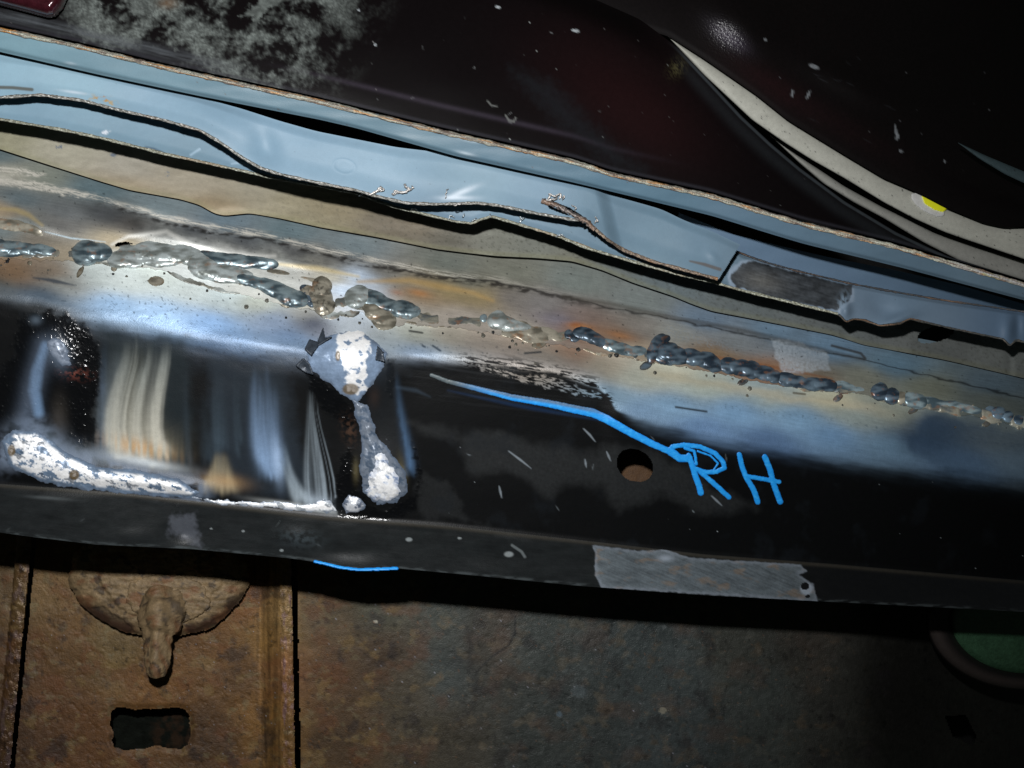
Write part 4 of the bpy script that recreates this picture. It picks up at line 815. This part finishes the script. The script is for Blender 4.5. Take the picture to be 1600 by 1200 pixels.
o = relief('yellow_dab', sealA, (1430,298,1486,340), lambda x, y: np.where(sdpoly(x, y, [(1440,306),(1452,308),(1474,319),(1480,326),(1474,332),(1460,328),(1444,318)]) > 0, 4., -1), DA, lambda px, py, h: (np.tile(lin((210,215,25))/.5, (len(px), 1)), .5, 0, .3), M_blue, 1.2)
o = relief('oval_plug', sealA, (1420,298,1486,342), lambda x, y: np.where(ell(x, y, 1450, 320, 30, 11, 32) < 1, 2.2, -1), DA, lambda px, py, h: (np.tile(lin((150,150,148))/.5, (len(px), 1)), .5, 0, .3), M_paint, 1.2)
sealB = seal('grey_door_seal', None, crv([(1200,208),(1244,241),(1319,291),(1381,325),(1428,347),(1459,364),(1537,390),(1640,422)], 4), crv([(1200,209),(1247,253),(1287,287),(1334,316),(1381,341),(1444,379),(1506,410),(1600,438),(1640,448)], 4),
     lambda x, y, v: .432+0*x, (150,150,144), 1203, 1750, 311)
tag(sealB, 'lower grey seal strip tucked behind the dark door panel, below the yellow dab', 'door seal', 'pale grey seals at right')
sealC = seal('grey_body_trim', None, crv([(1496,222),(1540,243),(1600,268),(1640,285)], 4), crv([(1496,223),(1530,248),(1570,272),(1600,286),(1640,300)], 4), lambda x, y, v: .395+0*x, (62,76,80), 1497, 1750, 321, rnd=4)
tag(sealC, 'short dim blue grey trim sliver at the right edge, above the seals', 'car trim')

# ================================================================== rusty parts below
rust_spots = [(20,920,(78,62,42)),(20,1050,(72,52,34)),(20,1150,(58,42,30)),(70,920,(104,84,58)),(100,1000,(88,66,42)),(80,1100,(74,52,34)),(130,1150,(78,54,34)),(180,1010,(96,80,54)),(250,1080,(98,70,42)),(320,1000,(96,70,44)),(380,1050,(82,60,38)),
  (380,930,(100,66,40)),(330,1150,(66,48,32)),(410,1000,(112,86,50)),(415,1120,(104,76,40)),(440,960,(118,96,64)),(445,1050,(104,74,50)),(445,1150,(90,68,40)),
  (500,960,(82,72,58)),(520,1050,(74,56,40)),(520,1150,(64,50,36)),(600,950,(70,72,64)),(600,1020,(68,54,42)),(640,1080,(66,60,50)),(700,960,(62,68,66)),(700,1050,(56,64,66)),(700,1150,(58,52,40)),(760,1000,(66,60,50)),(850,1000,(54,62,62)),(900,1080,(46,54,56)),(860,1150,(42,48,48)),
  (1000,1000,(44,54,58)),(1050,1060,(46,56,60)),(1050,1150,(38,46,50)),(1150,1000,(44,46,42)),(1200,1080,(36,42,42)),(1250,1020,(36,34,30)),(1300,1100,(26,26,24)),(1400,1100,(11,10,9)),(1550,1150,(9,9,8))]  # near-black spots at far right put the floor's shade into the colour
def paint_rust(px, py, v):
    c = field(px, py, rust_spots, 30, .8, 0)
    bluez = ss(560, 900, px)
    c = c*(1.12+.26*fbm(px, py, 90, 70, 5, 401)+.12*fbm(px, py, 14, 12, 3, 402))[:, None]
    c = mix(c, A(104, 66, 42, 1.1)*.8, ss(.1, .6, fbm(px, py, 70, 54, 5, 403))*(.5-.2*bluez)*ss(1400, 1100, px))
    c = mix(c, A(124, 104, 70, 1.1)*.8, ss(.3, .6, fbm(px, py, 36, 30, 4, 404))*(.5-.2*bluez)*ss(1300, 1000, px))
    c = mix(c, A(34, 30, 34, 1.1), ss(.25, .65, fbm(px, py, 46, 50, 5, 405))*.55)
    c = mix(c, A(110, 84, 48, 1.)*.7, ss(.3, .7, fbm(px, py, 34, 26, 5, 406))*bluez*.4*ss(1400, 1250, px))
    c = c*np.array([1.04, 1., .86])
    c = mix(c, c*.35, ss(.5, .7, fbm(px, py, 12, 12, 4, 411)+.2*fbm(px, py, 60, 60, 2, 412))*.7)
    c = mix(c, A(150, 96, 44, 1.1)*.7, specks(px, py, 5, .74, 413)*.55*ss(1400, 1200, px))
    c = mix(c, A(120, 112, 84, 1.1)*.8, ss(.35, .6, fbm(px, py, 24, 18, 5, 414))*.35*ss(900, 500, px))
    lum = c.mean(1, keepdims=True); c = c+(lum*np.array([.94, 1., 1.])-c)*(.45*ss(560, 760, px))[:, None]
    sh = (px-(448+.02*(py-900)))
    rdg = ss(-56, -48, sh)*ss(2, -3, sh)
    c = mix(c, c*(1+.55*fbm(px, py, 6, 120, 3, 407))[:, None], rdg)
    c = mix(c, A(150,150,160,1.1), specks(px, py, 2.8, .84, 408)*.75*ss(1300, 1000, px))  # pale specks: sparkling glints put into the rust colour
    c = mix(c, A(24,26,28,1.), stroke(px, py, [(805,962),(805,990),(795,1008),(770,1025),(748,1045),(738,1062)], 1.6, 1.2, .3, .6)*.8)
    for x, y, r, k in ((1036,1110,6,(130,125,110)),(874,1116,5,(80,95,105)),(587,971,3,(170,165,150)),(905,1080,12,(74,82,84)),(1038,980,4,(90,95,95))):
        c = mix(c, A(*k, 1.), ss(1.3, .7, ell(px, py, x, y, r, r*.8)+.3*fbm(px, py, 4, 4, 2, 410))*.8)
    return c, .58-.12*bluez+.1*fbm(px, py, 20, 20, 3, 409), .1, 1.
RF = lambda x, y, v=None: .4870+0*x
def bumpy(px, py, v): return 2.2*fbm(px, py, 90, 90, 3, 421)+.55*fbm(px, py, 18, 18, 4, 422)-.9*ss(.35, .6, fbm(px, py, 13, 13, 3, 424))+.3*fbm(px, py, 4, 4, 2, 423)
def left_edge(y, x0=48, k=-.095): return x0+k*(y-880)
top_r = lambda x: lip(x)-30
flat = lambda k: (lambda x: k+0*np.asarray(x, float))
slot = [(173,1120),(176,1110),(186,1105),(210,1109),(250,1108),(276,1106),(289,1109),(295,1119),(297,1150),(293,1162),(282,1170),(262,1168),(244,1163),(226,1169),(196,1171),(182,1168),(175,1157),(179,1145),(173,1132)]
brk = thing('rusty_bracket', 'flat rusty bracket plate with an oblong slot between two raised vertical edges', 'bracket', (-.16, .487, -.15))
sheet('bracket_plate', 2, 462, top_r, flat(1300), lambda x, y, v: RF(x, y)-.0090*ss(402, 446, x-.02*(y-900)), paint_rust, M_rust, brk, 1.4, lambda x, y, v: bumpy(x, y, v)-6*ss(8, 0, np.abs(sdpoly(x, y, slot)))*0-5*ss(10, 0, -sdpoly(x, y, slot)),
      keep=lambda x, y: (sdpoly(x, y, slot)+1.5*perlin(x/7, y/7, 425) < 0) & (x-.02*(y-900)+1.2*perlin(y/9, 0*y, 426) < 456) & (x > left_edge(y)+5+1.5*perlin(y/11, 0*y, 427)), t=.004, ecol=A(60, 40, 26))
sheet('raised_edge', -14, 60, top_r, flat(1300), lambda x, y, v: RF(x, y)-.0110, lambda px, py, v: (mix(mix(paint_rust(px, py, v)[0], A(98,82,84,1.2), ss(0, .5, fbm(px, py, 10, 26, 3, 431))*.5), A(20,16,16), ss(.3, .6, fbm(px, py, 12, 20, 3, 432))*.6), .36, .3, 1.),
      M_rust, brk, 1.6, lambda x, y, v: 5*np.sqrt(np.clip(1-((x-(left_edge(y)-12))/13)**2, 0, 1))+1.5*fbm(x, y, 9, 14, 3, 433), keep=lambda x, y: (x < left_edge(y)-1+1.5*perlin(y/8, 0*y, 434)) & (x > left_edge(y)-26+1.5*perlin(y/8, 0*y, 435)), t=.005, ecol=A(40, 28, 20))
ribbon_v = sheet('raised_edge', 430, 470, top_r, flat(1300), lambda x, y, v: RF(x, y)-.0105, lambda px, py, v: (mix(paint_rust(px, py, v)[0]*1.15, A(110,84,92,1.2), ss(.1, .5, fbm(px, py, 10, 26, 3, 441))*.6), .42, .2, 1.),
      M_rust, brk, 1.6, lambda x, y, v: 4*np.sqrt(np.clip(1-((x-.02*(y-900)-446)/12)**2, 0, 1))+1.3*fbm(x, y, 9, 14, 3, 443), keep=lambda x, y: np.abs(x-.02*(y-900)-446+2*perlin(y/30, 0*y, 445)) < 9.5+1.4*perlin(y/8, x*0+3, 444), t=.004, ecol=A(50, 36, 24))
lp = sheet('rusty_side_plate', -150, 44, top_r, flat(1300), lambda x, y, v: RF(x, y)+.004, paint_rust, M_rust, None, 2.2, bumpy, keep=lambda x, y: x < left_edge(y)-18, t=.003)
tag(lp, 'narrow rusty plate at the far left edge beside the raised bracket edge', 'metal plate')
def fd(x, y, v): return RF(x, y)+.004+.05*ss(1290, 1700, x)
fp = sheet('rusty_floor_pan', 461, 1750, top_r, flat(1300), fd, paint_rust, M_rust, None, 2.2, lambda x, y, v: .6*bumpy(x, y, v),
      keep=lambda x, y: (x-.02*(y-900) > 463+1.5*perlin(y/12, 0*y, 451)) & (sdpoly(x, y, [(1478,1120),(1508,1118),(1524,1150),(1520,1164),(1490,1150)]) < 0), t=.003, ecol=A(40, 32, 26))
tag(fp, 'large mottled floor pan, rusty brown at left fading to blue grey', 'floor pan')
# bump stop with its stud
bs = thing('rusty_stud_mount', 'round rusty mount with a stubby eroded stud hanging over the bracket plate', 'mount', (-.165, .475, -.09))
def paint_clay(px, py, h):
    n = len(px); c = np.tile(A(120, 101, 74, 1.1), (n, 1))*(1+.35*fbm(px, py, 40, 14, 5, 461)+.25*fbm(px, py, 6, 6, 3, 462))[:, None]
    c = mix(c, A(108, 72, 46, 1.15), ss(.05, .45, fbm(px, py, 36, 22, 5, 463))*.7); c = mix(c, A(48, 42, 38, 1.1), ss(.25, .45, fbm(px, py, 22, 16, 5, 464))*.7)
    e = ell(px, py, 248, 905, 139, 88, 2)+.05*fbm(px, py, 24, 16, 3, 465)
    c = mix(c, A(92, 58, 38, 1.15), ss(.84, .93, e)*ss(1.04, 1.0, e)*.8*ss(930, 950, py)*ss(28, 50, np.abs(px-250))); c = mix(c, A(44, 36, 32, 1.15), pm(px, py, [(118,948),(160,948),(200,968),(215,988),(170,985),(130,965)], 4, 5, 12, 469)*.6+pm(px, py, [(352,935),(385,925),(380,950),(355,958)], 4, 4, 10, 470)*.7+pm(px, py, [(290,975),(330,965),(345,975),(300,990)], 4, 4, 10, 474)*.6)
    return c, .6, .05, 1.
def disc_h(px, py):
    a = np.arctan2(py-905, px-248); e = ell(px, py, 248, 905, 139, 88, 2)+.02*np.sin(a*5)+.03*fbm(px, py, 30, 30, 3, 466)
    h = np.where(e < 1, 22*(1-e**10)+3.5*ss(.7, .66, e+.06*fbm(px, py, 20, 20, 3, 475))+3*np.abs(fbm(px, py, 60, 20, 5, 467))+1.*fbm(px, py, 10, 6, 4, 468), -1)
    # lifted rust flakes
    h = np.where(e < 1, h-4*pm(px, py, [(112,950),(160,948),(200,975),(215,990),(170,985),(125,965)], 2, 3)-3*pm(px, py, [(300,985),(350,960),(388,920),(380,960),(330,995)], 2, 3), h)
    return np.where(h > -1, h, -1)
tag(relief('disc', bs, (95,800,400,1005), disc_h, lambda x, y: .478+0*x, paint_clay, M_rust, 1.6), None)
def collar_h(px, py):
    e = ell(px, py, 262, 935, 66, 38, 3)+.08*fbm(px, py, 20, 20, 3, 471); return np.where(e < 1, 30+5*np.sqrt(np.clip(1-e*e, 0, 1))+2*fbm(px, py, 20, 10, 4, 472), -1)
relief('collar', bs, (185,890,335,985), collar_h, lambda x, y: .478+0*x, paint_clay, M_rust, 1.5)
# stud : lathe along a bent axis
def stud(ax, rad, sd):
    ax = np.array(ax, float); t = np.linspace(0, 1, len(ax)); tt = np.linspace(0, 1, 70); x = np.interp(tt, t, ax[:,0]); y = np.interp(tt, t, ax[:,1]); d = np.interp(tt, t, ax[:,2]); r = np.interp(tt, t, rad)
    k_ = np.array([1,2,3,2,1])/9.; sm = lambda a: np.convolve(np.pad(a, 2, mode='edge'), k_, 'valid'); x, y, d, r = sm(x), sm(y), sm(d), sm(r)
    C = W(x, y, d); T = np.gradient(C, axis=0); T /= np.linalg.norm(T, axis=1, keepdims=True); A1 = np.cross(T, [0, 1, 0]); A1 /= np.linalg.norm(A1, axis=1, keepdims=True); A2 = np.cross(T, A1)
    V = []; pxs = []; pys = []; K = 40
    for k in range(K+1):
        a = k/K*2*math.pi; rr = r*(1+.1*fbm(y, 0*y+30*math.cos(a)+sd, 26, 20, 4, sd)+.12*fbm(y, 0*y+30*math.sin(a), 9, 9, 3, sd+2)+.1*math.cos(4*a+.6))*.0003
        V.append(C+A1*(rr*math.cos(a))[:, None]+A2*(rr*math.sin(a))[:, None]); pxs.append(x+40*math.cos(a)); pys.append(y+25*math.sin(a))
    n = len(tt); V = np.concatenate(V); Q = grid_quads(K+1, n); px = np.concatenate(pxs); py = np.concatenate(pys)
    c, r_, m_, b_ = paint_clay(px, py, None)
    return V, Q, np.clip(c, .002, .9), np.tile([.6, .05, 1.], (len(V), 1))
V, Q, c, s_ = stud([(252,928,.474),(252,955,.469),(250,982,.466),(248,992,.465),(246,1030,.463),(245,1048,.462),(245,1057,.462)], [30,31,28,18.5,17.5,14,10], 481)
link_mesh('stud', V, Q, M_rust, bs, c, s_)
# green lens in a ring, lower right
gl = thing('green_lens', 'round pale green lens in a dark ring half hidden in the lower right corner', 'lens', (.3, .54, -.12))
def lathe(name, parent, cx, cy, dep, prof, colf, m, sd):
    # prof: (radius px, depth offset m); disc seen slightly from above
    P = []; C = []; K = 120; th = np.linspace(0, 2*math.pi, K+1)
    for r, dz in prof:
        px = cx+r*np.cos(th); py = cy+r*.70*np.sin(th); P.append(W(px, py, dep+dz+0*px)); C.append(colf(px, py, r))
    V = np.concatenate(P); C = np.concatenate(C); return link_mesh(name, V, grid_quads(len(prof), K+1), m, parent, np.clip(C, .001, .9), np.tile([.3, 0, .6], (len(V), 1)))
ec = lambda k: (lambda px, py, r: np.tile(lin(k)/.42, (len(px), 1))*(1+.2*fbm(px, py, 18, 12, 3, 491))[:, None])
lathe('outer_ring', gl, 1606, 968, .475, [(120,-.002),(128,-.006),(142,-.008),(154,-.006),(158,0),(159,.02)], lambda px, py, r: np.tile(lin((22,19,18) if 135 < r < 156 else (10,9,9))/.2, (len(px), 1)), M_paint, 1)
lathe('lens_disc', gl, 1606, 968, .475, [(1,-.006)]+[(r, -.006+.000005*(r/10)**2*4) for r in range(10, 118, 6)]+[(121,-.001)], ec((34,56,40)), M_lens, 2)

# ================================================================== what lies behind the gaps
def backing(name, x0, y0, x1, y1, d, col, m, step=12, rough=.7):
    o = sheet(name, x0, x1, flat(y0), flat(y1), lambda x, y, v: d+0*x, lambda px, py, v: (np.tile(col, (len(px), 1))*(1+.3*fbm(px, py, 30, 30, 3, 500))[:, None], rough, 0, 1.), m, None, step, lambda x, y, v: 4*fbm(x, y, 60, 60, 3, 501), t=.002)
    return tag(o, kind='structure')
backing('inner_sill_wall', 930, 690, 1060, 790, .4460, A(76, 54, 34, 1.1), M_rust, 3)
backing('dark_backdrop', -300, -300, 1900, 1500, .62, np.array([.004, .004, .004]), M_rust, 20)  # near-black sheet added behind the gaps: shade of the void as colour
cr_ = sheet('chassis_rail', 120, 350, flat(1060), flat(1210), lambda x, y, v: .515+0*x, lambda px, py, v: (mix(np.tile(A(19, 22, 18, 1.3), (len(px), 1))*(1+.5*fbm(px, py, 26, 22, 4, 511))[:, None], A(44, 33, 24, 1.3), ss(225, 260, px+14*fbm(px, py, 20, 20, 3, 512))*ss(-.4, .3, fbm(px, py, 16, 16, 3, 513))), .7, 0, 1., .12), M_rust, None, 2, bumpy, t=.002)
tag(cr_, kind='structure')
